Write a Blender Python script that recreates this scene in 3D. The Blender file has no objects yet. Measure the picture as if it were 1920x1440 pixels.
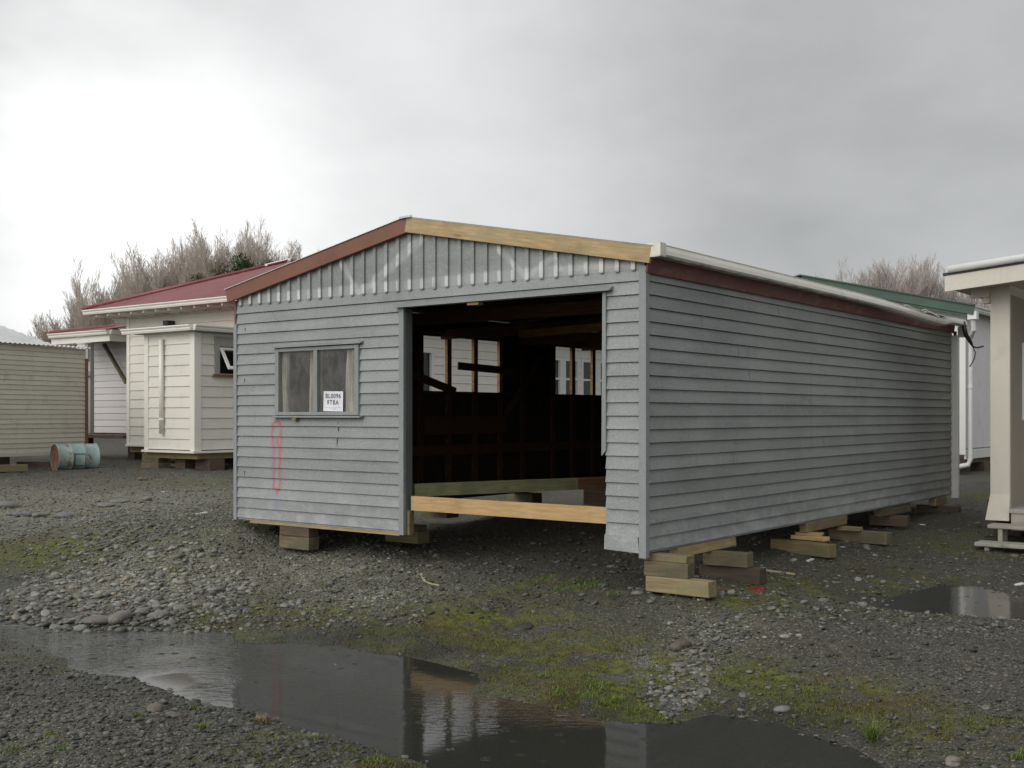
import bpy, bmesh, math, random
import numpy as np
from mathutils import Vector, Matrix

S = bpy.context.scene
COL = S.collection
rnd = random.Random(7)
R = math.radians

# ---------------------------------------------------------------- camera, sky, sun, exposure
CAMZ = 2.0                      # eye level
F, CX, HY = 2110.0, 960.0, 777.6   # focal length in photo pixels, centre column, horizon row
cd = bpy.data.cameras.new('camera'); cam = bpy.data.objects.new('camera', cd); COL.objects.link(cam)
cam.location = (0, 0, CAMZ); cam.rotation_euler = (R(90), 0, 0)
cd.sensor_width = 36; cd.lens = 36*F/1920; cd.shift_y = (HY-720)/1920
cd.clip_start = .05; cd.clip_end = 3000
S.camera = cam
S.view_settings.view_transform = 'Standard'; S.view_settings.look = 'None'
S.view_settings.exposure = 0.0; S.view_settings.gamma = 1
SUN_EL, SUN_AZ = 30, 226        # azimuth clockwise from +Y: behind the camera, to the left
ld = bpy.data.lights.new('sun', 'SUN'); ld.energy = .85; ld.angle = R(40); ld.color = (1, .95, .87)
sun = bpy.data.objects.new('sun', ld); COL.objects.link(sun)
sd_ = Vector((math.sin(R(SUN_AZ))*math.cos(R(SUN_EL)), math.cos(R(SUN_AZ))*math.cos(R(SUN_EL)), math.sin(R(SUN_EL))))
sun.rotation_euler = (-sd_).to_track_quat('-Z', 'Y').to_euler(); sun.location = (0, 0, 30)

W = bpy.data.worlds.new('World'); S.world = W; W.use_nodes = True
nt = W.node_tree; N = nt.nodes; L = nt.links; N.clear()
def nd(tree, typ, **kw):
    n = tree.nodes.new(typ)
    for k, v in kw.items():
        if k.startswith('i_'):
            key = k[2:]; key = int(key) if key.isdigit() else key
            n.inputs[key].default_value = v
        else: setattr(n, k, v)
    return n
def mth(tree, op, a, b=None, c=None, clamp=False):
    n = tree.nodes.new('ShaderNodeMath'); n.operation = op; n.use_clamp = clamp
    for i, v in enumerate((a, b, c)):
        if v is None: continue
        if isinstance(v, (int, float)): n.inputs[i].default_value = v
        else: tree.links.new(v, n.inputs[i])
    return n.outputs[0]
def mrange(tree, v, a, b, c=0., d=1., smooth=True):
    n = tree.nodes.new('ShaderNodeMapRange'); n.interpolation_type = 'SMOOTHSTEP' if smooth else 'LINEAR'
    tree.links.new(v, n.inputs[0])
    for i, x in enumerate((a, b, c, d)): n.inputs[1+i].default_value = x
    return n.outputs[0]
def mixc(tree, f, a, b, blend='MIX'):
    n = tree.nodes.new('ShaderNodeMix'); n.data_type = 'RGBA'; n.blend_type = blend
    for i, v in ((0, f), (6, a), (7, b)):
        if isinstance(v, (int, float)): n.inputs[i].default_value = v
        elif isinstance(v, (tuple, list)): n.inputs[i].default_value = (v[0], v[1], v[2], 1)
        else: tree.links.new(v, n.inputs[i])
    return n.outputs[2]
def pdir(px, py):
    return Vector(((px-CX)/F, 1, (HY-py)/F)).normalized()
def build_world():
    t = nt
    tc = nd(t, 'ShaderNodeTexCoord')
    mp = nd(t, 'ShaderNodeMapping'); mp.inputs['Scale'].default_value = (1, 1, 2.0)
    t.links.new(tc.outputs['Generated'], mp.inputs[0])
    nz = nd(t, 'ShaderNodeTexNoise'); nz.inputs['Scale'].default_value = 2.6; nz.inputs['Detail'].default_value = 5; nz.inputs['Roughness'].default_value = .5
    t.links.new(mp.outputs[0], nz.inputs['Vector'])
    off = nd(t, 'ShaderNodeVectorMath', operation='SUBTRACT'); t.links.new(nz.outputs['Color'], off.inputs[0]); off.inputs[1].default_value = (.5, .5, .5)
    sc = nd(t, 'ShaderNodeVectorMath', operation='SCALE'); t.links.new(off.outputs[0], sc.inputs[0]); sc.inputs['Scale'].default_value = .30
    ad = nd(t, 'ShaderNodeVectorMath', operation='ADD'); t.links.new(tc.outputs['Generated'], ad.inputs[0]); t.links.new(sc.outputs[0], ad.inputs[1])
    nm = nd(t, 'ShaderNodeVectorMath', operation='NORMALIZE'); t.links.new(ad.outputs[0], nm.inputs[0])
    blobs = [((190, 285), .12, .44), ((420, 405), .10, .18), ((90, 200), .06, .10), ((850, 340), .20, .14), ((60, 550), .11, .15), ((300, 540), .12, .12),
             ((1650, 210), .24, -.17), ((1350, 330), .14, -.07), ((1900, 520), .16, .06), ((40, 385), .06, -.12), ((60, 40), .13, .03), ((640, 120), .15, .08), ((1000, -250), .35, .10)]
    acc = None
    for (p, r, a) in blobs:
        d = pdir(*p)
        dt = nd(t, 'ShaderNodeVectorMath', operation='DISTANCE'); t.links.new(nm.outputs[0], dt.inputs[0]); dt.inputs[1].default_value = d
        v = mrange(t, dt.outputs['Value'], 0, r*1.9, a, 0)
        acc = v if acc is None else mth(t, 'ADD', acc, v)
    nz2 = nd(t, 'ShaderNodeTexNoise'); nz2.inputs['Scale'].default_value = 5; nz2.inputs['Detail'].default_value = 6; nz2.inputs['Roughness'].default_value = .5
    t.links.new(mp.outputs[0], nz2.inputs['Vector'])
    acc = mth(t, 'ADD', acc, mth(t, 'MULTIPLY', mth(t, 'SUBTRACT', nz2.outputs[0], .5), .30))
    sep = nd(t, 'ShaderNodeSeparateXYZ'); t.links.new(tc.outputs['Generated'], sep.inputs[0])
    # the cloud deck is thin and bright overhead and behind the camera, where the sun stands
    dt = nd(t, 'ShaderNodeVectorMath', operation='DISTANCE'); t.links.new(nm.outputs[0], dt.inputs[0]); dt.inputs[1].default_value = sd_
    acc = mth(t, 'ADD', acc, mrange(t, dt.outputs['Value'], .15, 1.40, .85, 0))
    # dark patch added to the unseen sky at right, to darken right-facing walls
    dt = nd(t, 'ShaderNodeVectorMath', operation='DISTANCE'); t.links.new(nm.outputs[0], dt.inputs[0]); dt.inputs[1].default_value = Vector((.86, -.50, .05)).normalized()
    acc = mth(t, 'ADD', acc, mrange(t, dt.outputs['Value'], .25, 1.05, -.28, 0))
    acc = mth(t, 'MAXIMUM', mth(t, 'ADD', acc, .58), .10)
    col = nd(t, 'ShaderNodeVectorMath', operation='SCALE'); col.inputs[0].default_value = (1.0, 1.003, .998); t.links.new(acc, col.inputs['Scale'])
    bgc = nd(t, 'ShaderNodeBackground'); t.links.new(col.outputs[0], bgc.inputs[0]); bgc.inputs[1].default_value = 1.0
    sky = nd(t, 'ShaderNodeTexSky', sky_type='NISHITA', sun_disc=False, sun_elevation=R(SUN_EL), sun_rotation=R(SUN_AZ))
    bgs = nd(t, 'ShaderNodeBackground'); t.links.new(sky.outputs[0], bgs.inputs[0]); bgs.inputs[1].default_value = .1
    mx = nd(t, 'ShaderNodeMixShader'); mx.inputs[0].default_value = .93
    t.links.new(bgs.outputs[0], mx.inputs[1]); t.links.new(bgc.outputs[0], mx.inputs[2])
    out = nd(t, 'ShaderNodeOutputWorld'); t.links.new(mx.outputs[0], out.inputs[0])
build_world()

# ---------------------------------------------------------------- helpers
def at(px, py, Y):              # the point seen at a photo pixel, Y metres ahead of the camera
    return Vector(((px-CX)/F*Y, Y, CAMZ+(HY-py)/F*Y))
WL = .185                       # level of the long puddle
def zlev(z): return WL+.57*z if z < .43 else z
def atz(px, py, z):             # the same for a point of known height on the yard
    z = zlev(z)
    return at(px, py, (CAMZ-z)*F/(py-HY))

class MB:
    def __init__(s): s.v = []; s.f = []; s.m = []; s.t = []; s.tone = 0.5; s.mi = 0
    def vert(s, p): s.v.append((p[0], p[1], p[2])); s.t.append(s.tone); return len(s.v)-1
    def face(s, pts, mi=None):
        ids = [s.vert(p) for p in pts]; s.f.append(ids); s.m.append(s.mi if mi is None else mi)
    def hexa(s, p):             # eight corners: bottom four counter-clockwise, then top four
        b = [s.vert(q) for q in p]
        for q in ((3, 2, 1, 0), (4, 5, 6, 7), (0, 1, 5, 4), (1, 2, 6, 5), (2, 3, 7, 6), (3, 0, 4, 7)):
            s.f.append([b[i] for i in q]); s.m.append(s.mi)
    def box(s, x0, x1, y0, y1, z0, z1):
        s.hexa([(x0, y0, z0), (x1, y0, z0), (x1, y1, z0), (x0, y1, z0), (x0, y0, z1), (x1, y0, z1), (x1, y1, z1), (x0, y1, z1)])
    def bar(s, a, b, w, h, up=(0, 0, 1)):   # rectangular bar from a to b
        a = Vector(a); b = Vector(b); d = (b-a).normalized(); sx = d.cross(Vector(up))
        if sx.length < 1e-4: sx = d.cross(Vector((1, 0, 0)))
        sx = sx.normalized()*w/2; u = sx.cross(d).normalized()*h/2
        s.hexa([a-sx-u, a+sx-u, b+sx-u, b-sx-u, a-sx+u, a+sx+u, b+sx+u, b-sx+u])
    def tube(s, pts, rad, n=8, caps=True):
        pts = [Vector(p) for p in pts]; rad = rad if isinstance(rad, (list, tuple)) else [rad]*len(pts)
        rings = []; prev = None
        for i, p in enumerate(pts):
            d = (pts[min(i+1, len(pts)-1)]-pts[max(i-1, 0)]).normalized()
            if prev is None:
                x = d.orthogonal().normalized()
            else:
                x = prev-d*prev.dot(d)
                x = x.normalized() if x.length > 1e-5 else d.orthogonal().normalized()
            prev = x; y = d.cross(x)
            rings.append([s.vert(p+(x*math.cos(2*math.pi*k/n)+y*math.sin(2*math.pi*k/n))*rad[i]) for k in range(n)])
        for a, b in zip(rings, rings[1:]):
            for k in range(n):
                s.f.append([a[k], a[(k+1) % n], b[(k+1) % n], b[k]]); s.m.append(s.mi)
        if caps:
            s.f.append(rings[0][::-1]); s.m.append(s.mi); s.f.append(rings[-1]); s.m.append(s.mi)
    def build(s, name, mat, parent=None, loc=None, rz=0, smooth=False, bevel=0):
        me = bpy.data.meshes.new(name); me.from_pydata(s.v, [], s.f)
        mats = mat if isinstance(mat, (list, tuple)) else [mat]
        for m in mats: me.materials.append(m)
        if len(mats) > 1: me.polygons.foreach_set('material_index', s.m)
        at_ = me.attributes.new('tone', 'FLOAT', 'POINT'); at_.data.foreach_set('value', s.t)
        if smooth: me.polygons.foreach_set('use_smooth', [True]*len(me.polygons))
        me.update()
        o = bpy.data.objects.new(name, me); COL.objects.link(o)
        if parent is not None: o.parent = parent
        if loc is not None: o.location = loc
        o.rotation_euler.z = rz
        if bevel:
            b = o.modifiers.new('bevel', 'BEVEL'); b.width = bevel; b.segments = 2; b.limit_method = 'ANGLE'
        return o

def tag(o, label=None, cat=None, group=None, kind=None):
    for k, v in (('label', label), ('category', cat), ('group', group), ('kind', kind)):
        if v: o[k] = v
    return o
def empty(name, loc, rz=0, label=None, cat=None, group=None):
    o = bpy.data.objects.new(name, None); COL.objects.link(o); o.location = loc; o.rotation_euler.z = rz
    o.empty_display_size = .2
    return tag(o, label, cat, group)

# ---------------------------------------------------------------- materials
def newmat(name):
    m = bpy.data.materials.new(name); m.use_nodes = True
    t = m.node_tree; p = t.nodes['Principled BSDF']
    return m, t, p
def setc(t, p, c):
    if isinstance(c, tuple): p.inputs['Base Color'].default_value = (c[0], c[1], c[2], 1)
    else: t.links.new(c, p.inputs['Base Color'])
def obj_co(t, scale=(1, 1, 1)):
    tc = nd(t, 'ShaderNodeTexCoord'); mp = nd(t, 'ShaderNodeMapping'); mp.inputs['Scale'].default_value = scale
    t.links.new(tc.outputs['Object'], mp.inputs[0]); return mp.outputs[0]
def noise(t, co, scale, detail=4, rough=.55):
    n = nd(t, 'ShaderNodeTexNoise'); n.inputs['Scale'].default_value = scale; n.inputs['Detail'].default_value = detail; n.inputs['Roughness'].default_value = rough
    t.links.new(co, n.inputs['Vector']); return n.outputs['Fac']
def bump(t, p, h, dist=.005, strength=.6):
    b = nd(t, 'ShaderNodeBump'); b.inputs['Distance'].default_value = dist; b.inputs['Strength'].default_value = strength
    t.links.new(h, b.inputs['Height']); t.links.new(b.outputs[0], p.inputs['Normal'])
def sc3(c, k): return (c[0]*k, c[1]*k, c[2]*k)
def tone_attr(t):
    a = nd(t, 'ShaderNodeAttribute'); a.attribute_name = 'tone'; return a.outputs['Fac']

def painted(name, col, var=.12, rough=.55, grime=None, grime_amt=.35, tone=.10, grain=(1, 1, 1), speck=.10):
    m, t, p = newmat(name); co = obj_co(t, grain)
    c = mixc(t, mrange(t, noise(t, co, 1.3, 5), .3, .7), sc3(col, 1-var), sc3(col, 1+var))
    c = mixc(t, mrange(t, noise(t, co, 55, 3, .7), .35, .7), c, sc3(col, 1-speck*1.5)) if speck else c
    if grime:
        g = mth(t, 'MULTIPLY', mrange(t, noise(t, co, 3.1, 6, .65), .50, .72), grime_amt)
        c = mixc(t, g, c, grime)
    tn = mrange(t, tone_attr(t), 0, 1, 1-tone, 1+tone, False)
    sc = nd(t, 'ShaderNodeVectorMath', operation='SCALE'); t.links.new(c, sc.inputs[0]); t.links.new(tn, sc.inputs['Scale'])
    setc(t, p, sc.outputs[0]); p.inputs['Roughness'].default_value = rough
    bump(t, p, noise(t, co, 90, 4, .6), .0015, .5)
    return m

def timber(name, c1, c2, rough=.75, knots=True, green=None, wet=.0):
    m, t, p = newmat(name); co = obj_co(t, (2.2, 26, 26))
    oi = nd(t, 'ShaderNodeObjectInfo')
    ad = nd(t, 'ShaderNodeVectorMath', operation='ADD'); t.links.new(co, ad.inputs[0])
    rv = nd(t, 'ShaderNodeVectorMath', operation='SCALE'); rv.inputs[0].default_value = (37, 91, 53); t.links.new(oi.outputs['Random'], rv.inputs['Scale'])
    t.links.new(rv.outputs[0], ad.inputs[1])
    g = noise(t, ad.outputs[0], 1.6, 6, .6)
    c = mixc(t, mrange(t, g, .3, .72), c1, c2)
    co2 = obj_co(t)
    if green:
        c = mixc(t, mth(t, 'MULTIPLY', mrange(t, noise(t, co2, 5, 4), .42, .68), .75), c, green)
    if knots:
        v = nd(t, 'ShaderNodeTexVoronoi'); v.inputs['Scale'].default_value = 1.5
        cm = obj_co(t, (1.4, 5, 5)); t.links.new(cm, v.inputs['Vector'])
        c = mixc(t, mth(t, 'MULTIPLY', mrange(t, v.outputs['Distance'], .05, .16, 1, 0), .6), c, sc3(c1, .45))
    c = mixc(t, mth(t, 'MULTIPLY', mrange(t, noise(t, co2, 2.6, 5, .7), .5, .75), .35), c, sc3(c1, .5))
    k = mrange(t, oi.outputs['Random'], 0, 1, .8, 1.15, False)
    s = nd(t, 'ShaderNodeVectorMath', operation='SCALE'); t.links.new(c, s.inputs[0]); t.links.new(k, s.inputs['Scale'])
    setc(t, p, s.outputs[0]); p.inputs['Roughness'].default_value = rough
    bump(t, p, g, .003, .5)
    return m

def plain(name, col, rough=.6, metal=0):
    m, t, p = newmat(name); co = obj_co(t)
    c = mixc(t, mrange(t, noise(t, co, 6, 4), .3, .7), sc3(col, .85), sc3(col, 1.12))
    setc(t, p, c); p.inputs['Roughness'].default_value = rough; p.inputs['Metallic'].default_value = metal
    return m

def fresnel2(t, ior):            # the same reflection from either side of a thin sheet
    fr = nd(t, 'ShaderNodeFresnel'); ge = nd(t, 'ShaderNodeNewGeometry')
    t.links.new(mrange(t, ge.outputs['Backfacing'], 0, 1, ior, 1/ior, False), fr.inputs[0]); return fr
def glass_mat(name, tint=(.85, .9, .88), rough=.02):
    m = bpy.data.materials.new(name); m.use_nodes = True; t = m.node_tree; t.nodes.clear()
    fr = fresnel2(t, 1.5)
    tr = nd(t, 'ShaderNodeBsdfTransparent'); tr.inputs[0].default_value = (*tint, 1)
    gl = nd(t, 'ShaderNodeBsdfGlossy'); gl.inputs['Roughness'].default_value = rough
    mx = nd(t, 'ShaderNodeMixShader'); out = nd(t, 'ShaderNodeOutputMaterial')
    t.links.new(fr.outputs[0], mx.inputs[0]); t.links.new(tr.outputs[0], mx.inputs[1]); t.links.new(gl.outputs[0], mx.inputs[2]); t.links.new(mx.outputs[0], out.inputs[0])
    return m

M = {}
M['trim'] = painted('grey_trim', (.27, .29, .285), .10, .55, (.40, .42, .41), .3)
M['trimdark'] = painted('slate_jamb', (.135, .155, .155), .15, .6, (.10, .11, .11), .5)
M['batten'] = painted('batten_grey', (.29, .31, .315), .08, .6)
M['barge_red'] = painted('red_brown_paint', (.22, .092, .052), .10, .5, (.10, .04, .03), .3)
M['fascia_red'] = painted('weathered_red_fascia', (.17, .055, .045), .25, .6, (.27, .17, .15), .6, grain=(1, 1, 3))
M['pine'] = timber('new_pine', (.46, .29, .12), (.60, .42, .21))
M['pine_barge'] = timber('yellow_pine', (.36, .25, .12), (.52, .39, .21), green=(.36, .30, .17))
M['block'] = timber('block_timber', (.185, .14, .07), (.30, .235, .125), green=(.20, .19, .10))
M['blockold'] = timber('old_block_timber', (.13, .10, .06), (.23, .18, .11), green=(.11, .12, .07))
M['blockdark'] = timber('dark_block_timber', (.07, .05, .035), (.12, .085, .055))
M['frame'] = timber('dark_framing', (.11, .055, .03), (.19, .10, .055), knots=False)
M['stud'] = timber('lit_stud_timber', (.22, .11, .045), (.42, .27, .13), knots=False)
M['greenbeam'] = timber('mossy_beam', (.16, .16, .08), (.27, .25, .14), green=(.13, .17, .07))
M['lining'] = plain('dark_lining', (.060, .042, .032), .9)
M['gutter'] = painted('cream_gutter', (.62, .60, .54), .06, .4, (.30, .31, .22), .5)
M['rooftin'] = plain('old_tin', (.40, .42, .41), .5, .3)
M['cream'] = painted('cream_weatherboard', (.80, .775, .69), .04, .5, (.55, .53, .46), .25, tone=.04, speck=.03)
M['creamlav'] = painted('pale_pinkish_weatherboard', (.66, .63, .62), .04, .5, (.52, .50, .48), .25, tone=.04, speck=.03)
M['creamtrim'] = painted('cream_trim', (.86, .84, .77), .04, .45, (.6, .58, .5), .2, speck=.03)
M['beige'] = painted('beige_weatherboard', (.64, .61, .515), .07, .55, (.25, .24, .18), .35, tone=.07)
M['whitewall'] = painted('white_wall', (.82, .80, .80), .04, .5, (.50, .49, .46), .3, speck=.03)
M['whitetrim'] = painted('white_trim', (.80, .80, .78), .04, .4, (.5, .5, .45), .25, speck=.03)
M['porchcream'] = painted('stone_cream_paint', (.68, .635, .55), .05, .6, (.40, .37, .3), .25, speck=.04)
M['porchshade'] = painted('shaded_cream_paint', (.36, .325, .27), .06, .6, (.25, .22, .18), .3)  # darker copy of the cream, with the inner face's shade painted in
M['soffit'] = painted('grey_soffit', (.40, .39, .36), .08, .6)
M['redroof'] = painted('red_roof_steel', (.25, .065, .072), .12, .38, (.36, .17, .17), .35, grain=(1, 1, 1), tone=.1)
M['greenroof'] = painted('green_roof_steel', (.040, .088, .064), .1, .4, (.09, .15, .12), .3)
M['greyroof'] = painted('pale_grey_roof_steel', (.72, .73, .74), .08, .35, (.36, .37, .38), .4)
M['darkroof'] = plain('dark_roof_edge', (.03, .03, .032), .6)
M['stepwood'] = painted('worn_white_steps', (.42, .40, .34), .12, .7, (.12, .12, .09), .8, grain=(1, 3, 3))
M['glass'] = glass_mat('window_glass')
def dusty_glass():
    m = glass_mat('dusty_glass', (.80, .80, .76)); t = m.node_tree; out = [n for n in t.nodes if n.type == 'OUTPUT_MATERIAL'][0]; src = out.inputs[0].links[0].from_socket
    df = nd(t, 'ShaderNodeBsdfDiffuse'); df.inputs[0].default_value = (.42, .41, .38, 1); mx = nd(t, 'ShaderNodeMixShader')
    t.links.new(mrange(t, noise(t, obj_co(t, (1.5, 1, 1)), 4, 6, .7), .3, .75, .05, .26), mx.inputs[0]); t.links.new(src, mx.inputs[1]); t.links.new(df.outputs[0], mx.inputs[2]); t.links.new(mx.outputs[0], out.inputs[0])
    return m
M['dusty'] = dusty_glass()
M['black'] = plain('black_plastic', (.015, .015, .016), .4)
M['darkvoid'] = plain('dark_room_back', (.02, .02, .022), .9)
M['paper'] = plain('paper', (.80, .81, .86), .7)
M['ink'] = plain('grey_ink', (.10, .10, .12), .7)
M['inkpale'] = plain('pale_ink', (.45, .45, .48), .7)

# ---------------------------------------------------------------- garage frame
TH = R(-37.16)
EX = Vector((math.cos(TH), math.sin(TH), 0)); EY = Vector((-math.sin(TH), math.cos(TH), 0))
G0 = Vector((-3.211, 13.155, 0)); GW, GL = 5.487, 9.13
def Gp(u, v, z=0): return G0+EX*u+EY*v+Vector((0, 0, z))
def hit(px, O, D):              # distance along a horizontal line (from O, direction D) where the view column px meets it
    t = (px-CX)/F
    return (t*O[1]-O[0])/(D[0]-t*D[1])
def fuz(px, py):                # photo pixel -> (u, z) on the garage's front wall
    u = hit(px, G0, EX); p = Gp(u, 0)
    return u, CAMZ+(HY-py)/F*p.y

# ---------------------------------------------------------------- ground
rs = np.random.RandomState(3)
_tab = rs.rand(256, 256)
def vnoise(x, y):
    xi = np.floor(x).astype(int); yi = np.floor(y).astype(int); fx = x-xi; fy = y-yi
    fx = fx*fx*(3-2*fx); fy = fy*fy*(3-2*fy)
    a = _tab[xi % 256, yi % 256]; b = _tab[(xi+1) % 256, yi % 256]; c = _tab[xi % 256, (yi+1) % 256]; d = _tab[(xi+1) % 256, (yi+1) % 256]
    return (a*(1-fx)+b*fx)*(1-fy)+(c*(1-fx)+d*fx)*fy
def fbm(x, y, o=4, g=.5):
    s = 0; a = 1; n = 0
    for i in range(o):
        s = s+a*vnoise(x*2**i+17*i, y*2**i+31*i); n += a; a *= g
    return s/n
ctrl = [(1260, 1113, .43), (1335, 1115, .42), (1215, 1090, .43), (525, 1022, .51), (443, 985, .70), (140, 872, .80), (300, 885, .80), (0, 880, .80), (430, 885, .80),
        (100, 977, .55), (200, 1059, .30), (300, 1110, .15), (640, 1090, .30), (800, 1150, .15), (860, 1060, .42), (1000, 1120, .30), (1090, 1100, .38),
        (1080, 1250, .08), (1200, 1200, .20), (1300, 1250, .13), (1290, 1320, .04), (1600, 1250, .22), (1800, 1260, .26), (1900, 1400, .16), (1720, 1400, .07), (1500, 1170, .33),
        (1440, 1110, .34), (1600, 1060, .42), (1850, 1050, .28), (1790, 955, .58), (1900, 940, .62), (100, 1350, .12), (300, 1400, .12), (0, 1440, .16), (560, 1420, .06),
        (1000, 960, .60), (-300, 900, .8), (-300, 1100, .2), (-200, 1300, .12), (2200, 1050, .35), (2200, 1250, .3), (1130, 1010, .50), (700, 1020, .52), (1250, 1000, .52), (1500, 1005, .5)]
cp = np.array([tuple(atz(*c)) for c in ctrl]+[(0, 1, .35), (-5, 1, .3), (5, 1, .35), (0, -8, .45), (-12, -5, .5), (12, -5, .5), (14, 8, .4), (-12, 8, .25),
               (0, 30, .8), (-15, 30, .85), (15, 30, .8), (-30, 20, .85), (30, 20, .7), (0, 45, .85), (25, 40, .85), (-30, 42, .85), (-32, -8, .7), (32, -8, .7), (0, -30, .7), (10, 20, .68), (7, 18.5, .62)]+[(*Gp(u_, v_)[:2], z_) for u_, v_, z_ in ((-.3, 2.2, .55), (-.2, 4.2, .44), (-.2, 6.5, .42), (1.0, 3.0, .46), (1.2, 6, .45), (2.7, 2.0, .46), (-2.2, 4.5, .58))])
def tps_fit(P, lam=.02):
    n = len(P); d = np.hypot(P[:, None, 0]-P[None, :, 0], P[:, None, 1]-P[None, :, 1])
    K = np.where(d > 0, d*d*np.log(d+1e-9), 0)+lam*np.eye(n)
    A = np.zeros((n+3, n+3)); A[:n, :n] = K; A[:n, n] = 1; A[:n, n+1:] = P[:, :2]; A[n:, :n] = A[:n, n:].T
    return np.linalg.solve(A, np.concatenate([P[:, 2], np.zeros(3)]))
_w = tps_fit(cp)
def tps(x, y):
    z = _w[-3]+_w[-2]*x+_w[-1]*y
    for i in range(len(cp)):
        d2 = (x-cp[i, 0])**2+(y-cp[i, 1])**2
        z = z+_w[i]*.5*d2*np.log(d2+1e-9)
    r = np.hypot(x, y); k = np.clip((r-30)/15, 0, 1)
    return np.clip(z, WL+.02, 1.1)*(1-k)+.85*k
def poly_sd(x, y, poly):
    d = np.full(x.shape, 1e9); ins = np.zeros(x.shape, bool); n = len(poly)
    for i in range(n):
        ax, ay = poly[i]; bx, by = poly[(i+1) % n]
        ex, ey = bx-ax, by-ay; wx, wy = x-ax, y-ay
        t = np.clip((wx*ex+wy*ey)/(ex*ex+ey*ey+1e-12), 0, 1)
        d = np.minimum(d, np.hypot(wx-ex*t, wy-ey*t))
        c = ((ay > y) != (by > y)) & (x < (bx-ax)*(y-ay)/((by-ay) if by != ay else 1e-12)+ax)
        ins ^= c
    return np.where(ins, -d, d)
def wpoly(px, z): return [tuple(atz(a, b, z)[:2]) for a, b in px]
PUD1 = wpoly([(-150, 1150), (0, 1160), (60, 1170), (130, 1182), (230, 1180), (330, 1182), (425, 1186), (445, 1205), (560, 1207), (640, 1212), (700, 1224), (770, 1231), (830, 1245), (902, 1262), (898, 1282),
              (890, 1302), (960, 1312), (1040, 1328), (1130, 1352), (1250, 1356), (1330, 1336), (1400, 1346), (1450, 1353), (1520, 1376), (1600, 1404), (1650, 1440), (1720, 1520), (1700, 1700), (1000, 1700), (860, 1520),
              (820, 1440), (760, 1425), (700, 1406), (640, 1386), (550, 1370), (520, 1354), (480, 1336), (430, 1331), (360, 1315), (300, 1291), (235, 1268), (165, 1263), (125, 1252), (118, 1238), (75, 1217), (0, 1199), (-150, 1185)], 0)
PUD2 = wpoly([(-200, 1072), (0, 1080), (52, 1085), (62, 1100), (20, 1106), (0, 1118), (-200, 1135)], .03)
PUD3 = wpoly([(1640, 1140), (1665, 1122), (1700, 1110), (1770, 1098), (1840, 1097), (1885, 1112), (1930, 1122), (2020, 1126), (2080, 1165), (1900, 1163), (1800, 1159), (1720, 1152)], .15)
PUDS = [(PUD1, zlev(0.)), (PUD2, zlev(.03)), (PUD3, zlev(.15))]
def height(x, y, fine=True):
    z = tps(x, y)
    n1 = fbm(x*1.1, y*1.1, 4)-.5; n2 = fbm(x*7+5, y*7+9, 4, .6)-.5
    z = z+n1*.10+(n2*.045 if fine else 0)
    if fine:
        r = np.hypot(x, y); z = z+(fbm(x*38, y*38, 2)-.5)*.022*np.clip(1.6-r/14, 0, 1)
    for poly, lv in PUDS:
        sd = poly_sd(x, y, poly)+(fbm(x*3, y*3, 3)-.5)*.16*(.4+.6*fbm(x*.6, y*.6, 2)*2-.2)
        w = np.clip(sd/.9, 0, 1); w = w*w*(3-2*w)
        near = lv+.11*np.clip(sd, 0, 2)+.004+n2*.03*np.clip(sd*5, 0, 1)
        out = (1-w)*near+w*np.maximum(z, lv+.03-.35*np.clip(sd-.9, 0, 3))
        ins = lv-np.minimum(.13, .16*np.abs(sd))-.002+np.clip(n2*.12*np.clip(-sd*1.5, 0, 1), -.05, .07)
        z = np.where(sd > 0, out, np.minimum(ins, lv+.012))
    return z
# spots of moss and grass growth: photo column, row, height, radius across, radius along view, weight
MOSS = [(1150, 1275, .1, .55, .5, 1.0), (1010, 1240, .1, .5, .35, .9), (880, 1165, .15, .7, .35, .8), (600, 1165, .08, 1.3, .3, .62), (440, 1160, .08, .6, .3, .9), (760, 1195, .08, .9, .3, .6), (960, 1190, .15, .6, .4, .8), (1420, 1275, .12, .3, .2, 1.0), (1560, 1300, .15, .35, .18, 1.0),
        (1640, 1330, .12, .4, .15, .8), (1780, 1365, .15, .35, .2, .6), (40, 1040, .4, 1.0, .5, 1.0), (150, 1030, .4, 1.0, .4, .8), (350, 915, .65, 1.2, .6, .35), (400, 980, .6, 1.2, .5, .45), (560, 1400, .05, .4, .2, .5),
        (700, 1425, .05, .4, .15, .5), (1400, 1130, .33, .6, .3, .7), (1720, 1150, .27, .5, .2, .6), (1480, 1105, .30, .5, .25, .7), (1850, 1010, .35, .8, .3, .5), (1780, 1030, .35, .6, .3, .5), (1850, 935, .6, .8, .3, .9), (1700, 1080, .35, .8, .4, .5), (60, 1230, .05, .35, .3, .25), (330, 1060, .3, .8, .4, .3), (1200, 1250, .15, .4, .3, .9),
        (1240, 1330, .03, .4, .15, .8), (1850, 1380, .15, .4, .2, .4), (990, 1100, .35, .5, .2, .4), (1100, 1320, .03, .4, .2, .9), (170, 1240, .05, .3, .2, .4)]
MOSSW = [(atz(a, b, z), ra, rb, w) for a, b, z, ra, rb, w in MOSS]
def mossiness(x, y):
    m = np.zeros(x.shape)
    for p, ra, rb, w in MOSSW:
        m = np.maximum(m, w*np.exp(-(((x-p.x)/ra)**2+((y-p.y)/(rb*2.2))**2)))
    return np.clip(m*1.6-.05, 0, 1)*np.clip((fbm(x*4.3, y*4.3, 4, .6)-.33)*5, 0, 1)
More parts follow.
